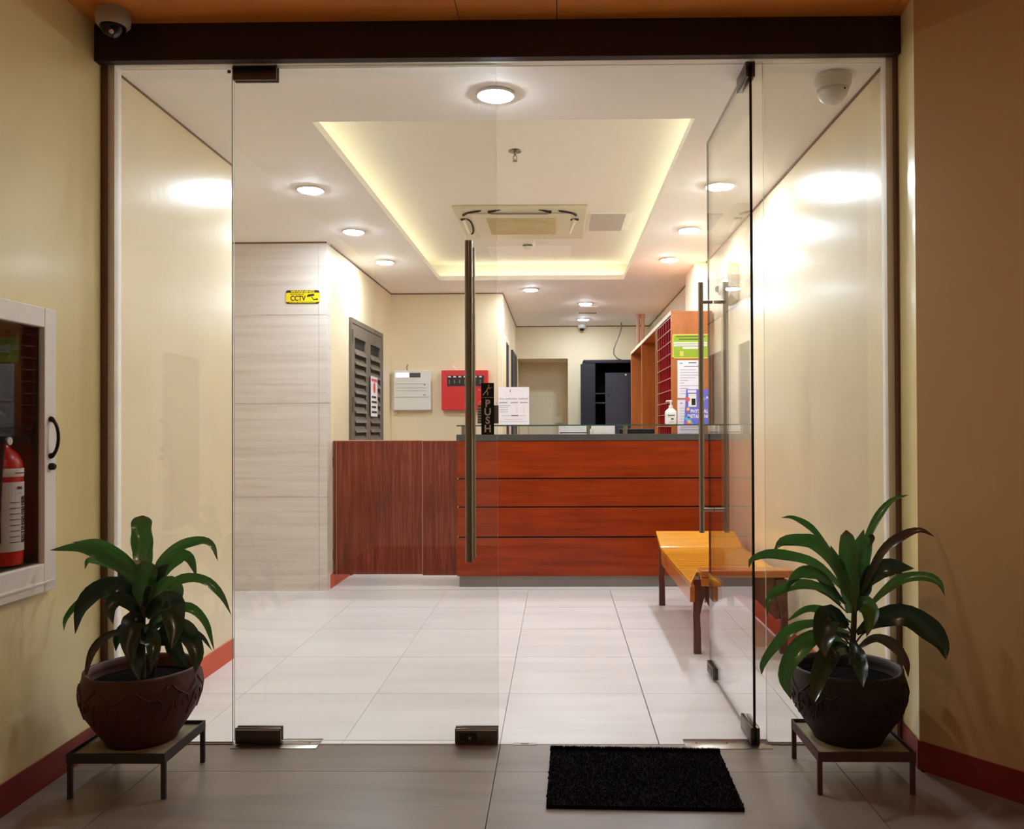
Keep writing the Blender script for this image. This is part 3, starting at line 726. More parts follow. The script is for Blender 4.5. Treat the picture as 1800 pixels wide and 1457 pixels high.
# louvred door
DX = -1.70
r = root('door_5'); y0, y1, zt = 6.80, 8.04, 2.10
ym = (y0 + y1)/2
MB().box(DX - .01, DX + .022, y0, y0 + .04, 0, zt).box(DX - .01, DX + .022, y1 - .04, y1, 0, zt).box(DX - .01, DX + .022, y0 + .04, y1 - .04, zt - .04, zt).build('frame', m_dgrey, r)
B(DX - .008, DX + .001, y0 + .04, y1 - .04, 0, zt - .04).build('backing', m_void, r)
for a, b_ in ((y0 + .043, ym - .002), (ym + .002, y1 - .043)):
    sw = .085
    MB().box(DX + .002, DX + .018, a, a + sw, .02, zt - .045).box(DX + .002, DX + .018, b_ - sw, b_, .02, zt - .045).box(DX + .002, DX + .018, a + sw, b_ - sw, zt - .15, zt - .045).box(DX + .002, DX + .018, a + sw, b_ - sw, .02, .11).box(DX + .002, DX + .018, a + sw, b_ - sw, .96, 1.0).build('leaf_frame', m_dgrey, r)
    z = .115
    while z < zt - .22:
        MB().prism([(DX + .002, a + sw, z + .040), (DX + .004, a + sw, z + .044), (DX + .032, a + sw, z - .008), (DX + .028, a + sw, z - .012)], (0, b_ - a - 2*sw, 0)).build('louvre_slat', m_dgrey, r)
        z += .081
for z in (1.88, 1.33, .5): MB().tube([(DX + .026, y0 + .03, z), (DX + .026, y0 + .03, z + .12)], .008, 8).build('hinge', m_steel, r)
t = thing('door_notice', 'small white and red warning notice stuck on the louvred door', 'sign', (DX + .034, 7.62, 1.30))
ya, yb = onX(651, 700, DX + .03).y, onX(662.5, 700, DX + .03).y
MB().box(DX + .034, DX + .036, ya, yb, 1.30, 1.66).build('sheet', m_paper, t)
m = MB(); 
m.lathe([(.05, 0), (.05, .001)], (DX + .036, (ya + yb)/2, 1.56), 20, 'x'); m.box(DX + .036, DX + .0365, ya + .02, yb - .02, 1.615, 1.64)
m.build('red_symbol', m_cred, t)
m = MB()
for k, s_ in enumerate(('DO NOT', 'ENTER', 'SERVER')): pass
for k in range(4): m.box(DX + .036, DX + .0365, ya + .03, yb - .03 - .03*(k % 2), 1.33 + k*.045, 1.35 + k*.045)
m.build('print', m_inkd, t)
t = thing('wall_switch', 'small ivory switch plate with conduit beside the louvred door', 'switch', (-1.66, 8.53, 1.35))
MB().bbox(-1.675, -1.63, 8.51, 8.53, 1.33, 1.50, .003).build('plate', m_offwhite, t)
MB().box(-1.66, -1.64, 8.512, 8.53, 1.5, 1.78).build('conduit', m_offwhite, t)
# alarm panels
AY = 8.53
t = thing('alarm_panel', 'white fire alarm control panel with lit blue display on the back wall', 'alarm panel', (-1.46, AY, 1.376))
MB().bbox(-1.657, -1.285, AY - .09, AY, 1.376, 1.776, .006).build('housing', m_white, t)
B(-1.653, -1.289, AY - .092, AY - .09, 1.505, 1.508).build('lid_seam', m_ink, t)
B(-1.635, -1.505, AY - .094, AY - .09, 1.708, 1.752).build('display', m_lcd, t)
k = B(-1.495, -1.385, AY - .094, AY - .09, 1.705, 1.752).build('keypad', m_dgrey, t)
m = MB()
for i in range(6):
    for j in range(2): m.box(-1.488 + i*.017, -1.477 + i*.017, AY - .096, AY - .094, 1.712 + j*.02, 1.724 + j*.02)
m.build('key', m_inkd, k)
MB().box(-1.645, -1.33, AY - .093, AY - .09, 1.64, 1.642).box(-1.635, -1.33, AY - .093, AY - .09, 1.60, 1.602).box(-1.635, -1.33, AY - .093, AY - .09, 1.57, 1.572).build('panel_lines', m_ink, t)
MB().lathe([(.006, -.005), (.006, 0)], (-1.345, AY - .09, 1.63), 10, 'y').build('keyhole', m_black, t)
B(-1.36, -1.335, AY - .093, AY - .09, 1.525, 1.532).build('badge', m_ink, t)
MB().tube([(-1.53, AY - .02, 1.776), (-1.54, AY - .02, 1.81), (-1.53, AY - .005, 1.84)], .004, 6).build('cable', m_dgrey, t)
t = thing('fire_alarm_box', 'red fire alarm box with black indicator strip on the back wall', 'alarm panel', (-.93, AY, 1.373))
MB().bbox(-1.174, -.704, AY - .09, AY, 1.376, 1.776, .005).build('housing', m_redbox, t)
k = B(-1.115, -.745, AY - .094, AY - .09, 1.616, 1.722).build('indicator_strip', m_inkd, t)
m = MB()
for i in range(7): m.box(-1.105 + i*.052, -1.078 + i*.052, AY - .096, AY - .094, 1.703, 1.716)
m.build('indicator_lamp', m_paper, k)
m = MB()
for i in range(7): m.box(-1.10 + i*.052, -1.088 + i*.052, AY - .096, AY - .094, 1.635 + (i % 3)*.006, 1.68)
m.build('dial', m_dgrey, k)
MB().tube([(-1.03, AY - .02, 1.776), (-1.04, AY - .03, 1.80), (-1.07, AY - .01, 1.83)], .005, 6).build('cable', m_paper, t)
# CCTV sign
CYS = 6.15
a = onY(503, 534, CYS); b = onY(561.5, 510, CYS)
t = thing('cctv_sign', 'yellow and black warning CCTV sign on the grey stone wall', 'sign', ((a.x + b.x)/2, CYS, a.z))
W = b.x - a.x; Hh = b.z - a.z
def rrect(x0, x1, z0, z1, y, r, n=5):
    pts = []
    for cx_, cz_, a0 in ((x1 - r, z1 - r, 0), (x0 + r, z1 - r, 90), (x0 + r, z0 + r, 180), (x1 - r, z0 + r, 270)):
        for i in range(n + 1):
            q = math.radians(a0 + 90*i/n); pts.append((cx_ + r*math.cos(q), y, cz_ + r*math.sin(q)))
    return pts
MB().prism(rrect(a.x, b.x, a.z, b.z, CYS - .004, .014), (0, .004, 0)).build('plate', m_inkd, t)
B(a.x, b.x, CYS - .0052, CYS - .004, a.z + Hh*.13, b.z - Hh*.19).build('yellow_field', m_yellow, t)
MB().text('WARNING', .021, ((a.x + b.x)/2, CYS - .0048, b.z - Hh*.095), (1, 0, 0), (0, 0, 1), ext=.0003, fitw=W*.72).text('24 HOUR VIDEO SURVEILLANCE', .010, ((a.x + b.x)/2, CYS - .0048, a.z + Hh*.065), (1, 0, 0), (0, 0, 1), ext=.0003, fitw=W*.8).build('yellow_lettering', m_yellow, t)
m = MB(); yy = CYS - .0056
m.text('CCTV', .052, (a.x + W*.36, yy, a.z + Hh*.38), (1, 0, 0), (0, 0, 1), ext=.0004, fitw=W*.46)
m.text('PROTECTED BY', .012, (a.x + W*.34, yy, a.z + Hh*.69), (1, 0, 0), (0, 0, 1), ext=.0003, fitw=W*.42)
m.prism([(a.x + W*p[0], yy, a.z + Hh*p[1]) for p in ((.62, .48), (.66, .68), (.84, .74), (.86, .58))], (0, -.0005, 0))
m.prism([(a.x + W*p[0], yy, a.z + Hh*p[1]) for p in ((.76, .5), (.79, .5), (.84, .32), (.90, .34), (.90, .26), (.96, .26), (.96, .38), (.93, .38), (.92, .30), (.83, .24))], (0, -.0005, 0))
m.build('black_lettering', m_inkd, t)

# ------------------------------------------------------------------ ceiling fixtures
def downlight(x, y, lab):
    t = thing('downlight', lab, 'downlight', (x, y, ZC), 'round recessed ceiling downlights')
    MB().lathe([(.064, -.001), (.080, -.001), (.083, -.006), (.079, -.011), (.068, -.011), (.064, -.005)], (x, y, ZC), 36).build('bezel', m_white, t, 'all')
    MB().lathe([(.0, -.021), (.035, -.020), (.058, -.017), (.066, -.011), (.066, -.004)], (x, y, ZC), 32).build('diffuser', m_down, t)  # dome shape added to throw extra light along the ceiling
    return t
L0 = downlight(-.252, 3.447, 'large round downlight nearest the glass door, just inside the entrance')
for x, y, s in ((-1.417, 4.79, 'round downlight nearest the entrance in the row left of the raised ceiling'),
    (-1.42, 5.82, 'middle round downlight in the row left of the raised ceiling'),
    (-1.425, 6.89, 'farthest round downlight in the row left of the raised ceiling'),
    (.921, 4.78, 'round downlight nearest the entrance in the row right of the raised ceiling'),
    (.922, 5.84, 'middle round downlight in the row right of the raised ceiling'),
    (.916, 6.87, 'farthest round downlight in the row right of the raised ceiling'),
    (-.265, 8.31, 'round downlight just behind the back edge of the raised ceiling'),
    (.309, 9.28, 'round downlight in front of a square ceiling hatch over the office'),
    (.325, 10.62, 'farthest round downlight, right above the small dome camera')):
    dup(L0, (x, y, ZC), s)
# cassette air conditioner
ax, ay_, az = -.262, 6.33, ZU
t = thing('ceiling_air_conditioner', 'square ivory cassette air conditioner with four curved outlets in the raised ceiling', 'air conditioner', (ax, ay_, az))
hw = .475; hd = .49
MB().lathe([(1, 0)], (0, 0, 0), 4) if 0 else None
MB().prism([(ax - hw, ay_ - hd, az), (ax + hw, ay_ - hd, az), (ax + hw, ay_ + hd, az), (ax - hw, ay_ + hd, az)], (0, 0, -.022)).build('fascia', m_offwhite, t, bevel=.008)
MB().bbox(ax - .36, ax + .36, ay_ - .36, ay_ + .36, az - .034, az - .02, .006).build('centre_cover', m_offwhite, t)
g_ = B(ax - .255, ax + .255, ay_ - .25, ay_ + .25, az - .037, az - .033).build('return_grille', m_grille, t)
m = MB()
for i in range(24): m.box(ax - .25, ax + .25, ay_ - .243 + i*.021, ay_ - .239 + i*.021, az - .040, az - .037)
m.build('grille_bars', m_grille, g_)
zo6 = lambda a, b, z: onZ(780 + a/6.43, 340 + b/6.43, z)
for sg in (0, 1):
    fx = lambda a: a if not sg else 1716 - a
    MB().tube(cr([zo6(fx(a), b, az - .024) for a, b in ((215, 252), (250, 226), (320, 207), (420, 194))], 10), [.004] + [.010]*9 + [.004], 8).build('corner_slot', m_inkd, t, True)
    MB().tube(cr([zo6(fx(a), b, az - .024) for a, b in ((250, 284), (300, 312), (330, 380), (332, 440), (312, 462))], 10), [.003] + [.007]*9 + [.003], 8).build('side_slot', m_inkd, t, True)
    MB().tube([zo6(fx(a), b, az - .024) for a, b in ((510, 205), (590, 190), (645, 187))], [.016, .009, .002], 8).build('wedge_slot', m_inkd, t, True)
    MB().tube([zo6(fx(a), b, az - .024) for a, b in ((200, 292), (240, 284))], [.012, .006], 8).build('louvre_pivot', m_inkd, t, True)
    MB().tube(cr([zo6(fx(a), b, az - .024) for a, b in ((235, 310), (265, 380), (290, 440))], 8), .012, 8).build('side_vane', m_alu, t, True)
MB().tube([zo6(530, 232, az - .035), zo6(1180, 232, az - .035)], .003, 6).build('outlet_line', m_inkd, t, True)
# ceiling hatches
t = thing('ceiling_hatch', 'grey flush ceiling access hatch right of the air conditioner', 'hatch', (.40, 6.25, ZU))
MB().box(.235, .555, 6.08, 6.60, ZU - .004, ZU).build('frame', m_ceil, t)
MB().box(.25, .50, 6.10, 6.58, ZU - .014, ZU - .004).build('lid', plain('grey_hatch_paint', (196, 188, 180), .8), t)
t = thing('ceiling_hatch', 'faint white ceiling access hatch behind the smoke detector', 'hatch', (-.28, 7.3, ZU))
MB().box(-.62, .14, 7.12, 7.62, ZU - .003, ZU).build('frame', m_ceil2, t)
MB().box(-.60, .12, 7.14, 7.60, ZU - .007, ZU - .003).build('lid', m_ceil, t)
t = thing('ceiling_hatch', 'small square ceiling hatch behind a downlight over the office', 'hatch', (.34, 9.75, ZC))
MB().box(.26, .46, 9.52, 10.02, ZC - .004, ZC).build('frame', m_ceil, t)
MB().box(.255, .465, 10.02, 10.03, ZC - .012, ZC).build('edge', m_line, t)
# sprinkler
t = thing('fire_sprinkler', 'chrome fire sprinkler hanging from the raised ceiling', 'sprinkler', (-.235, 4.70, ZU))
c_ = (-.235, 4.70, ZU)
MB().lathe([(.0, -.001), (.012, -.010), (.036, -.007), (.038, -.003), (.036, 0)][::1], c_, 24).build('escutcheon', m_steel, t, True)
MB().tube([(c_[0], c_[1], ZU - .005), (c_[0], c_[1], ZU - .03)], .007, 10).build('pipe_end', m_steel, t, True)
MB().tube([(c_[0] - .009, c_[1], ZU - .03), (c_[0] - .011, c_[1], ZU - .045), (c_[0], c_[1], ZU - .055), (c_[0] + .011, c_[1], ZU - .045), (c_[0] + .009, c_[1], ZU - .03)], .0025, 6).lathe([(.014, -.060), (.014, -.057), (.004, -.055)], c_, 14).build('deflector', m_steel, t, True)
# smoke detector
c_ = (-.246, 7.0, ZU)
t = thing('smoke_detector', 'white smoke detector behind the air conditioner in the raised ceiling', 'smoke detector', c_)
MB().lathe([(.0, -.062), (.03, -.060), (.045, -.045), (.05, -.03), (.062, -.022), (.065, 0)], c_, 28).build('body', m_white, t, True)
m = MB()
for k in range(7): q = -PI/2 + (k - 3)*.28; m.box(c_[0] + .047*math.cos(q) - .004, c_[0] + .047*math.cos(q) + .004, c_[1] + .047*math.sin(q) - .004, c_[1] + .047*math.sin(q) + .002, ZU - .045, ZU - .032)
m.build('vent', m_inkd, t)
# dome cameras
def dome(c_, s_, lab, white=True, rotz=0, tilt=0):
    t = thing('dome_camera', lab, 'security camera', c_)
    MB().lathe([(.0, -.001), (.058*s_, 0)], c_, 28)
    MB().lathe([(.050*s_, -.045*s_), (.056*s_, -.03*s_), (.058*s_, -.012*s_), (.052*s_, 0)], c_, 32).build('base_ring', m_white, t, True)
    MB().lathe([(0, -.092*s_), (.018*s_, -.089*s_), (.034*s_, -.078*s_), (.045*s_, -.060*s_), (.049*s_, -.044*s_)], c_, 32).build('dome', m_white if white else m_chr, t, 'all')
    return t
t = dome((1.085, 3.30, ZC), 1.25, 'white dome camera on the ceiling behind the right glass panel')
MB().lathe([(.004, -.001), (.004, .001)], (1.11, 3.233, ZC - .075), 10, 'y').build('lens', m_inkd, t)
t = thing('dome_camera', 'dark dome camera in grey housing in the corner of the porch ceiling', 'security camera', (-1.598, 2.99, ZP))
c_ = (-1.598, 2.99, ZP)
MB().lathe([(.050, -.058), (.057, -.050), (.060, -.03), (.056, 0)], c_, 32).build('housing', plain('grey_housing', (176, 168, 150), .5), t, True)
MB().lathe([(0, -.098), (.016, -.095), (.032, -.084), (.042, -.068), (.045, -.056)], c_, 32).build('dome', m_chr, t, 'all')
MB().lathe([(.008, -.002), (.008, .002)], (c_[0] + .01, c_[1] - .030, ZP - .088), 10, 'y').build('lens', m_alu, t)
t = thing('dome_camera', 'tiny white camera with dark lens on the ceiling at the far wall', 'security camera', (.335, 11.25, ZC))
MB().lathe([(.030, -.055), (.055, -.04), (.06, 0)], (.325, 11.22, ZC), 24).build('base_ring', m_white, t, True)
MB().lathe([(0, -.085), (.025, -.078), (.036, -.052)], (.325, 11.22, ZC), 24).build('dome', m_chr, t, 'all')
# camera and box on the right wall
c_ = (XR, 6.35, 2.235)
t = thing('wall_camera', 'small round white camera on the right wall above the cabinet', 'security camera', c_)
MB().lathe([(.036, -.03), (.045, -.02), (.045, 0)], (XR, 6.35, 2.235), 24, 'x').build('base', m_white, t, True)
MB().lathe([(0, -.055), (.018, -.05), (.027, -.03)], (XR, 6.35, 2.235), 24, 'x').build('lens', m_chr, t, True)
yq = 5.75
t = thing('wall_box', 'pale curved box mounted high on the right wall behind the open door', 'box', (XR - .04, yq, 2.06))
prof = [(XR, yq, 2.32), (XR - .075, yq, 2.32), (XR - .085, yq, 2.26), (XR - .08, yq, 2.18), (XR - .055, yq, 2.10), (XR - .02, yq, 2.06), (XR, yq, 2.06)]
MB().prism(prof, (0, .28, 0)).build('casing', m_offwhite, t, bevel=.006)
MB().box(XR - .088, XR - .08, yq + .04, yq + .24, 2.24, 2.30).build('lamp_window', m_white, t)

# ------------------------------------------------------------------ bench
t = thing('wooden_bench', 'honey coloured varnished wooden bench with raised headboard at the right wall', 'bench', (.93, 4.9, 0))
bz = .42
Y0, Yj = 4.47, 5.40
MB().prism([(.655, Yj - .003, bz - .025), (.655, 4.165, bz - .025), (.735, 4.49, bz - .025), (1.18, 4.49, bz - .025), (1.18, Yj - .003, bz - .025)], (0, 0, .025)).build('seat_board', m_bench, t, bevel=.004)
MB().prism([(.655, Yj, bz - .022), (.655, Yj, bz + .003), (.655, 5.655, bz + .075), (.655, 5.66, bz + .05)], (.525, 0, 0)).build('headboard', m_bench, t, bevel=.004)
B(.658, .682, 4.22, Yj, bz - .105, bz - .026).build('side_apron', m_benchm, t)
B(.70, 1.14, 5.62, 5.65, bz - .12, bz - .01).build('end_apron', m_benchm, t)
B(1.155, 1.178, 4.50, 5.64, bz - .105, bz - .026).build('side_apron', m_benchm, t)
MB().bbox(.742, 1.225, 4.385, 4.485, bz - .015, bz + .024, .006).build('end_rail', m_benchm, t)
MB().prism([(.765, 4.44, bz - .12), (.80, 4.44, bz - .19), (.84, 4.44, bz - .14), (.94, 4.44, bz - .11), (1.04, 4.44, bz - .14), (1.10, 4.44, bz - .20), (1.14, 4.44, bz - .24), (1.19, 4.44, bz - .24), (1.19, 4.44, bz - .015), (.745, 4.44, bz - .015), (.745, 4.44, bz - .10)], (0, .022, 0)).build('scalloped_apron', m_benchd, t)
MB().bbox(.742, .842, 4.38, 4.42, bz - .058, bz - .016, .004).build('rail_end_block', m_benchm, t)
def bleg(x, y, top, mir=1):
    pts = [(x - .02, y), (x - .022, y)]
    m = MB()
    prof = [(0, 0), (.040, 0), (.038, .12), (.034, .2), (.046, .26), (.060, .30), (.060, top), (0, top), (0, .28), (-.004, .2), (0, .1)]
    m.prism([(x + mir*p[0], y, p[1]) for p in prof], (0, .034, 0))
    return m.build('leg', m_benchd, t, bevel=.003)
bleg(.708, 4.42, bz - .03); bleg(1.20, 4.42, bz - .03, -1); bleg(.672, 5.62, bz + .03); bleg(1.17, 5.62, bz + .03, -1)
MB().prism([(.772, 4.45, .26), (.82, 4.45, .30), (.825, 4.45, .36), (.772, 4.45, .36)], (0, .02, 0)).build('bracket', m_benchm, t)
MB().tube([(.71, 5.63, .24), (.735, 5.63, .27), (.75, 5.63, .33)], .008, 6).build('bracket', m_benchd, t)

# ------------------------------------------------------------------ doormat
t = thing('doormat', 'rectangular black coir doormat on the grey porch tiles', 'doormat', (.27, 2.85, 0))
q4 = [(-.032, 3.09), (.582, 3.065), (.572, 2.612), (-.042, 2.632)]
MB().prism([(p[0], p[1], 0) for p in q4], (0, 0, .012)).build('base', m_mat, t)
m = MB(); rr = random.Random(11)
def bil(u, v):
    a = [q4[3][i]*(1 - u) + q4[2][i]*u for i in (0, 1)]; b = [q4[0][i]*(1 - u) + q4[1][i]*u for i in (0, 1)]
    return a[0]*(1 - v) + b[0]*v, a[1]*(1 - v) + b[1]*v
for k in range(15000):
    u, v = rr.random(), rr.random()
    if k % 6 == 0: v = 1 - rr.random()**3*.02
    x, y = bil(u, v); a = rr.uniform(0, PI); r_ = .0022; hz = .012 + rr.uniform(.003, .008)
    if k % 6 == 0: hz += .008
    lx, ly = rr.uniform(-.004, .004), rr.uniform(-.004, .005)
    m.poly([(x - r_*math.cos(a), y - r_*math.sin(a), .0118), (x + r_*math.cos(a), y + r_*math.sin(a), .0118), (x + lx, y + ly, hz)])
o = m.build('bristles', m_mat, t); o['kind'] = 'stuff'

# ------------------------------------------------------------------ extinguisher cabinet
y0, y1, z0, z1 = NY0 - .065, NY1 + .064, NZ0 - .095, NZ1 + .065
t = thing('extinguisher_cabinet', 'white framed glass extinguisher cabinet on the left porch wall', 'cabinet', (XP + .01, 2.5, z0))
MB().box(XP, XP + .022, y0, NY0, z0, z1).box(XP, XP + .022, NY1, y1, z0, z1).box(XP, XP + .022, NY0, NY1, NZ1, z1).box(XP, XP + .022, NY0, NY1, z0, NZ0).build('frame', m_alu, t, bevel=.003)
MB().box(XP + .022, XP + .026, y0 + .01, y1 - .01, z0 + .028, z0 + .034).build('frame_line', m_alu, t)
MB().box(XP - .125, XP - .12, NY0, OY1, NZ0, NZ1).box(XP - .12, XP, NY0, NY0 + .004, NZ0, NZ1).box(XP - .12, XP, OY1 - .004, OY1, NZ0, NZ1).box(XP - .12, XP, NY0, OY1, NZ1 - .004, NZ1).box(XP - .12, XP, NY0, OY1, NZ0, NZ0 + .004).build('box_lining', plain('dark_brown_lining', (78, 58, 46), .6), t)
m = MB(); m.box(XP + .004, XP + .008, NY0, NY1, NZ0, NZ1); m.build('glass_pane', m_cglass, t)
hy = NY1 + .032
hh = MB(); pts = []
for i in range(13):
    q = PI*i/12; pts.append((XP + .022 + .028*math.sin(q), hy - .002 + 0*math.sin(q), 1.165 + .062*math.cos(q)))
hh.tube(pts, [.010, .009, .006] + [.0055]*7 + [.006, .009, .010], 10).build('pull_handle', m_bronze, t, True)
MB().lathe([(.012, 0), (.012, .012), (.008, .016)], (XP + .022, hy, 1.068), 18, 'x').build('lock', m_bronze, t, True)
# extinguisher
ex, ey = XP - .060, 2.665
t = thing('fire_extinguisher', 'red fire extinguisher with printed label inside the glass cabinet', 'fire extinguisher', (ex, ey, NZ0 + .004))
zb = NZ0 + .005
MB().lathe([(.045, zb), (.056, zb + .006), (.058, zb + .03), (.058, zb + .30), (.054, zb + .335), (.042, zb + .36), (.022, zb + .378), (.018, zb + .39)], (ex, ey, 0), 32).build('cylinder', m_redbox, t, True)
MB().lathe([(.0585, zb + .287), (.0588, zb + .288), (.0588, zb + .312), (.0580, zb + .313)], (ex, ey, 0), 32).build('white_band', m_paper, t, True)
m = MB(); seg = 12
for i in range(seg):
    a0 = -1.3 + 1.9*i/seg; a1 = -1.3 + 1.9*(i + 1)/seg; R_ = .0592
    m.poly([(ex + R_*math.cos(a0), ey + R_*math.sin(a0), zb + .05), (ex + R_*math.cos(a1), ey + R_*math.sin(a1), zb + .05), (ex + R_*math.cos(a1), ey + R_*math.sin(a1), zb + .27), (ex + R_*math.cos(a0), ey + R_*math.sin(a0), zb + .27)])
m.build('paper_label', m_paper, t)
def wraptext(body, size, ang, z, vertical=False):
    x = ex + .0598*math.cos(ang); y = ey + .0598*math.sin(ang)
    xd = (-math.sin(ang), math.cos(ang), 0); return (x, y, z), xd
m = MB()
for k, (ang, zo) in enumerate([(-.1, .25), (-.1, .235)]):
    o_, xd = wraptext('', 0, ang, zb + zo); m.text('FIRE' if k == 0 else '- - - -', .012 if k == 0 else .008, o_, xd, (0, 0, 1), ext=.0002)
for ang in (.12, .32):
    o_, xd = wraptext('', 0, ang, zb + .15); m.text('EXTINGUISHER', .016, o_, (0, 0, 1), (-xd[0], -xd[1], 0), ext=.0002, fitw=.15)
for k in range(8):
    for ang in (-.5, -.25):
        o_, xd = wraptext('', 0, ang, zb + .08 + k*.018); m.text('-----', .012, o_, xd, (0, 0, 1), ext=.0002)
o_, xd = wraptext('', 0, -.05, zb + .300); m.text('-------', .016, o_, xd, (0, 0, 1), ext=.0002, fitw=.05)
m.build('label_print', m_inkd, t)
MB().tube([(ex, ey, zb + .385), (ex, ey, zb + .415)], .015, 12).box(ex - .01, ex + .01, ey - .06, ey + .03, zb + .415, zb + .427).prism([(ex - .01, ey - .06, zb + .43), (ex - .01, ey + .02, zb + .445), (ex - .01, ey + .02, zb + .455), (ex - .01, ey - .07, zb + .445)], (.02, 0, 0)).build('valve_lever', m_black, t)
MB().lathe([(.013, 0), (.013, .008)], (ex + .014, ey + .004, zb + .40), 14, 'x').build('gauge', m_alu, t)
MB().tube([(ex + .01, ey - .01, zb + .40), (ex + .03, ey - .045, zb + .38), (ex + .035, ey - .065, zb + .30), (ex + .03, ey - .068, zb + .16), (ex + .03, ey - .065, zb + .08)], .008, 8).build('hose', m_black, t, True)
# ------------------------------------------------------------------ plant stands, pots, plants
def stand(x0, x1, y0, y1, zt, lab, mi_):
    t = thing('plant_stand', lab, 'plant stand', ((x0 + x1)/2, (y0 + y1)/2, 0))
    w_ = .016; hgt = .032
    for a in ((x0, x1, y0, y0 + .004), (x0, x1, y1 - .004, y1), (x0, x0 + .004, y0 + .004, y1 - .004), (x1 - .004, x1, y0 + .004, y1 - .004)):
        B(a[0], a[1], a[2], a[3], zt - hgt, zt).build('rim', mi_, t)
    B(x0 + .004, x1 - .004, y0 + .004, y1 - .004, zt - .024, zt - .012).build('board', m_board, t)
    for x, y in ((x0, y0), (x1 - w_, y0), (x0, y1 - w_), (x1 - w_, y1 - w_)):
        MB().box(x + .0005, x + w_ - .0005, y + .0045, y + w_ - .0005, 0, zt - hgt - .0002).build('leg', mi_, t)
    return t
stand(-1.588, -1.268, 2.688, 3.0, .148, 'dark iron plant stand in front of the left glass panel', m_irond)
stand(.835, 1.150, 2.728, 3.04, .140, 'dark iron plant stand in front of the right glass panel', m_iron)
def pot(c_, lab, mat, zb, curls):
    t = thing('terracotta_pot', lab, 'flower pot', (c_[0], c_[1], zb))
    R_ = .192
    prof = [(.112, 0), (.117, .012), (.146, .055), (.174, .10), (.189, .145), (.193, .178), (.190, .205), (.184, .226), (.183, .234), (.182, .242), (.177, .246), (.168, .242), (.164, .22), (.165, .18)]
    MB().lathe([(r, z) for r, z in prof], (c_[0], c_[1], zb), 56, wob=lambda a, i: 1 + (.012*math.sin(a*6 + 1) if 7 <= i <= 11 else 0)).build('body', mat, t, 'all')
    MB().lathe([(0, .205), (.08, .21), (.164, .20)][::-1], (c_[0], c_[1], zb), 32).build('soil', m_soil, t)
    # relief scrolls on the belly
    def rad(z):
        for (r0, a0), (r1, a1) in zip(prof, prof[1:]):
            if a0 <= z <= a1 and a1 > a0: return r0 + (r1 - r0)*(z - a0)/(a1 - a0)
        return .18
    m = MB()
    def onpot(ang, z): r = rad(z) + .0005; return (c_[0] + r*math.cos(ang), c_[1] + r*math.sin(ang), zb + z)
    for k in range(14):
        a0 = 2*PI*k/14
        s1 = 1 if k % 2 else -1
        pts = []
        for i in range(14):
            q = i/13*2.2*PI; rr_ = .034*(1 - i/17)
            pts.append(onpot(a0 + s1*rr_*math.cos(q)*5, .150 + rr_*math.sin(q)*1.0))
        m.tube(pts, .0032, 6)
        m.tube([onpot(a0 + .2 + i*.02, .10 + i*.012) for i in range(6)], .0028, 5)
    if curls == 2:
        for k in range(26):
            for j in range(3): m.tube([onpot(2*PI*k/26, .085 + j*.022), onpot(2*PI*k/26 + .10, .10 + j*.022)], .0025, 5)
    # scalloped petals hanging below the rim
    for k in range(10):
        a0 = 2*PI*k/10 + .3
        m.tube([onpot(a0 + (i/10 - .5)*.55, .215 - .045*(1 - abs(i/10 - .5)*2)**.7) for i in range(11)], .0035, 6)
    m.build('relief_scrolls', mat, t, 'all')
    return t
P1 = (-1.425, 2.855); P2 = (.988, 2.895)
pot(P1, 'carved red brown terracotta pot on the left plant stand', m_pot1, .1365, 1)
pot(P2, 'dark brown terracotta pot on the right plant stand', m_pot2, .1285, 2)
def leaf(par, zo, pts, wd, dy, mat, Yc, tw=0, blunt=0):
    """pts: midrib points as seen in the photograph, dy: how far the tip leans towards (-) or away from (+) the viewer"""
    n = len(pts); P = []
    for i, (a, b) in enumerate(pts):
        P.append(onY(zo[0] + a/2.526, zo[1] + b/2.526, Yc + dy*(i/(n - 1))**.8))
    N = 16; S = cr(P, N); m = MB(); W_ = wd/2.526/F*Yc
    for i, p in enumerate(S):
        u = i/N; tn = (S[min(i + 1, N)] - S[max(i - 1, 0)]).normalized()
        view = (p - Vector((0, 0, H))).normalized()
        sd = tn.cross(view)
        sd = sd.normalized() if sd.length > .2 else sd.normalized()
        nr = sd.cross(tn).normalized(); a = math.radians(tw)*(.4 + .6*u)
        sd2 = sd*math.cos(a) + nr*math.sin(a); nr2 = nr*math.cos(a) - sd*math.sin(a)
        if blunt: pw = min(1, .5 + u*2.2)*(1 if u < .75 else math.sqrt(max(0, 1 - ((u - .75)/.25)**2))*.9 + .1)
        else: pw = max(.02, (.22*(1 - u)**2 + math.sin(PI*min(1, u**1.05))**.9*1.02))
        w_ = W_*(.5 if blunt else .45)*pw*(1 + .05*math.sin(u*17 + wd))
        for k, (s_, f_) in enumerate(((-1, .16), (-.5, .05), (0, 0), (.5, .05), (1, .16))):
            m.v.append(tuple(p + sd2*(w_*s_) - nr2*(w_*(f_*1.9 + .16*abs(s_)*math.sin(u*13 + s_*1.7 + wd))))); m.uv[len(m.v) - 1] = (k/4, u)
    for i in range(N):
        for k in range(4): m.f.append((i*5 + k, i*5 + k + 1, (i + 1)*5 + k + 1, (i + 1)*5 + k)); m.mi.append(0)
    return m.build('leaf', mat, par, 'all')
def stem(par, zo, pts, wd, Yc, mat=None, name='cane'):
    P = cr([onY(zo[0] + a/2.526, zo[1] + b/2.526, Yc) for a, b in pts], 10); r_ = wd/2.526/F*Yc/2
    MB().tube(P, [r_*(1 - .35*i/10) for i in range(11)], 10).build(name, mat or m_stem, par, True)
zo = (60, 880); Yc = P1[1]
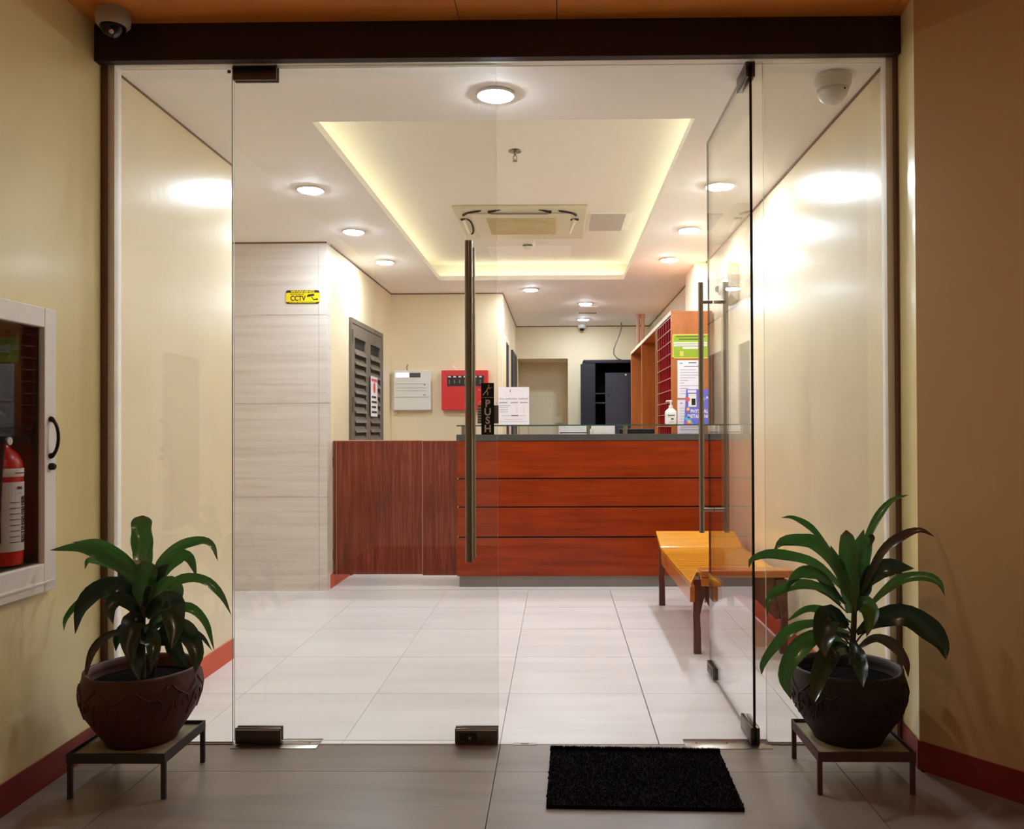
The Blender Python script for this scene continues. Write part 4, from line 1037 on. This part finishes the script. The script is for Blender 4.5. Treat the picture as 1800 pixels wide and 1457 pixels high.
t = thing('dracaena_plant', 'bushy dracaena with dark drooping leaves in the left terracotta pot', 'plant', (P1[0], P1[1], .34))
stem(t, zo, [(480, 800), (478, 640), (482, 520), (486, 380)], 34, Yc)
stem(t, zo, [(520, 800), (540, 700), (548, 620)], 22, Yc + .03)
D, Gn, Br = m_leafd, m_leaf, m_leafb
for pts, wd, dy, mt, tw, bl in [
    ([(487, 330), (483, 220), (478, 130), (482, 66)], 88, .06, Gn, 10, 1),
    ([(470, 400), (440, 300), (340, 215), (270, 185), (170, 185)], 52, -.05, Gn, 25, 0),
    ([(460, 380), (400, 300), (300, 235), (200, 205), (70, 220)], 62, -.13, Gn, 15, 0),
    ([(440, 380), (370, 300), (290, 270), (240, 265), (225, 305)], 34, .04, Gn, 30, 0),
    ([(510, 380), (560, 270), (640, 205), (740, 178), (790, 200), (815, 268)], 44, -.06, Gn, 25, 0),
    ([(520, 420), (570, 320), (640, 250), (690, 255), (722, 338)], 62, .04, Gn, 0, 0),
    ([(510, 500), (590, 390), (670, 345), (760, 355), (830, 420), (875, 508)], 46, .02, Gn, 20, 0),
    ([(470, 520), (420, 410), (350, 375), (270, 400), (205, 480), (182, 592)], 84, -.10, D, 10, 0),
    ([(470, 540), (400, 440), (300, 410), (200, 450), (140, 520), (132, 578)], 38, -.10, Gn, 30, 0),
    ([(480, 540), (430, 460), (370, 435), (340, 480), (350, 548)], 66, -.12, D, 0, 0),
    ([(500, 520), (560, 460), (610, 460), (622, 560), (612, 660)], 106, -.16, D, 0, 0),
    ([(510, 470), (560, 390), (610, 370), (638, 410), (640, 462)], 70, -.08, Gn, 0, 0),
    ([(520, 560), (600, 490), (690, 475), (760, 540), (800, 665)], 44, .06, Gn, 10, 0),
    ([(540, 600), (630, 550), (690, 600), (722, 680), (715, 768)], 82, -.10, D, 0, 0),
    ([(480, 560), (440, 530), (425, 620), (430, 740)], 90, -.15, D, 0, 0),
    ([(470, 600), (400, 580), (320, 600), (262, 660), (235, 740), (228, 800)], 36, -.10, Br, 20, 0),
    ([(560, 600), (680, 580), (740, 600), (790, 665)], 26, .05, D, 20, 0),
    ([(580, 620), (690, 600), (725, 640), (755, 672)], 22, .08, D, 20, 0),
    ([(500, 600), (560, 520), (600, 560), (590, 680)], 80, .08, D, 0, 0),
    ([(490, 470), (490, 380), (492, 320), (490, 268)], 96, -.05, Gn, 0, 1),
    ([(490, 500), (520, 400), (560, 320), (600, 280)], 60, -.02, D, 10, 0),
    ([(480, 500), (440, 400), (400, 330), (370, 290)], 60, .02, D, 10, 0),
    ([(480, 600), (500, 580), (530, 640), (520, 760)], 76, -.12, D, 0, 0),
    ([(470, 560), (400, 560), (370, 610), (362, 670)], 40, .05, D, 0, 0),
    ([(490, 620), (460, 640), (455, 720), (468, 800)], 66, -.19, D, 0, 0),
    ([(520, 640), (600, 620), (640, 690), (690, 745)], 70, .02, D, 0, 0),
]: leaf(t, zo, pts, wd, dy, mt, Yc, tw, bl)
zo = (1280, 840); Yc = P2[1]
t = thing('dracaena_plant', 'leggy dracaena with long arching leaves in the right dark pot', 'plant', (P2[0], P2[1], .34))
stem(t, zo, [(552, 830), (552, 740), (558, 640), (560, 540), (558, 470)], 30, Yc)
for pts in ([(556, 760), (520, 715), (498, 695)], [(560, 740), (590, 700), (610, 685)], [(556, 700), (530, 660), (505, 630)]): stem(t, zo, pts, 9, Yc, name='side_shoot')
for pts, wd, dy, mt, tw, bl in [
    ([(580, 480), (600, 330), (650, 200), (720, 105), (800, 75)], 36, .04, Gn, 20, 0),
    ([(510, 430), (440, 310), (370, 220), (290, 175), (235, 176)], 30, .05, Gn, 25, 0),
    ([(510, 470), (460, 370), (390, 290), (320, 274), (240, 282), (203, 325)], 64, -.05, Gn, 10, 0),
    ([(530, 520), (450, 430), (370, 370), (280, 345), (180, 335), (105, 360), (92, 400)], 48, -.02, Gn, 20, 0),
    ([(545, 600), (540, 470), (535, 350), (525, 232)], 78, -.02, Gn, 0, 1),
    ([(560, 590), (570, 450), (580, 330), (602, 228)], 84, .02, Gn, 10, 0),
    ([(545, 560), (510, 440), (480, 370), (455, 300)], 60, .0, Gn, 10, 0),
    ([(575, 560), (630, 430), (690, 320), (770, 260), (850, 232), (918, 262)], 42, -.12, Br, 20, 0),
    ([(580, 520), (640, 430), (720, 395), (825, 402)], 84, -.06, D, 0, 0),
    ([(600, 600), (680, 515), (770, 450), (870, 438), (935, 465), (962, 525)], 46, -.13, Gn, 20, 0),
    ([(580, 590), (610, 560), (632, 610), (615, 705)], 78, -.14, Gn, 0, 0),
    ([(570, 690), (660, 630), (780, 608), (890, 670), (950, 740), (966, 808)], 104, -.14, D, 5, 0),
    ([(570, 760), (650, 712), (730, 740), (785, 810), (800, 885)], 50, .02, Br, 10, 0),
    ([(530, 600), (450, 525), (365, 485)], 14, .0, Br, 0, 0),
    ([(470, 480), (390, 425), (310, 425), (245, 515)], 56, -.06, Gn, 10, 0),
    ([(500, 560), (420, 490), (320, 470), (220, 500), (180, 540), (172, 615)], 46, -.1, Gn, 10, 0),
    ([(545, 640), (450, 595), (350, 580), (255, 640)], 38, .06, Gn, 20, 0),
    ([(545, 690), (400, 645), (290, 665), (210, 740), (155, 820), (148, 875)], 50, -.04, Gn, 20, 0),
    ([(530, 660), (450, 610), (425, 700), (430, 795)], 108, -.16, D, 0, 0),
    ([(530, 740), (400, 700), (300, 770), (250, 880), (280, 985)], 82, -.10, Gn, 10, 0),
    ([(540, 760), (460, 770), (400, 880), (385, 995)], 88, -.24, D, 10, 0),
    ([(550, 720), (570, 780), (590, 850), (600, 930)], 70, -.22, D, 0, 0),
    ([(620, 260), (640, 262), (634, 305)], 22, .0, Br, 0, 0),
    ([(560, 480), (600, 420), (620, 330), (640, 260)], 40, .03, Gn, 10, 0),
    ([(520, 560), (440, 470), (400, 430), (370, 425)], 46, .02, D, 10, 0),
    ([(560, 600), (600, 520), (620, 470), (650, 440)], 50, .04, D, 0, 0),
    ([(545, 720), (500, 690), (410, 680), (345, 730)], 50, .05, D, 0, 0),
]: leaf(t, zo, pts, wd, dy, mt, Yc, tw, bl)

# ------------------------------------------------------------------ porch lamp (behind the camera)
ld = bpy.data.lights.new('porch_lamp', 'AREA'); ld.shape = 'DISK'; ld.size = .3; ld.energy = PORCH; ld.color = (1, .68, .42)
lo = bpy.data.objects.new('porch_lamp', ld); C.objects.link(lo); lo.location = (.2, .9, ZP - .02)
for o in bpy.data.objects:
    if o.type == 'MESH' and o.parent and o.name.split('.')[0] in ('print', 'small_print', 'lettering', 'label_print', 'relief_scrolls', 'grille_bars', 'script_flourish',
        'black_lettering', 'yellow_lettering', 'white_text_bars', 'dark_print', 'coral_spots', 'golden_spots', 'coil', 'key', 'indicator_lamp', 'dial', 'vent', 'panel_lines', 'pictogram'):
        o['kind'] = 'stuff'
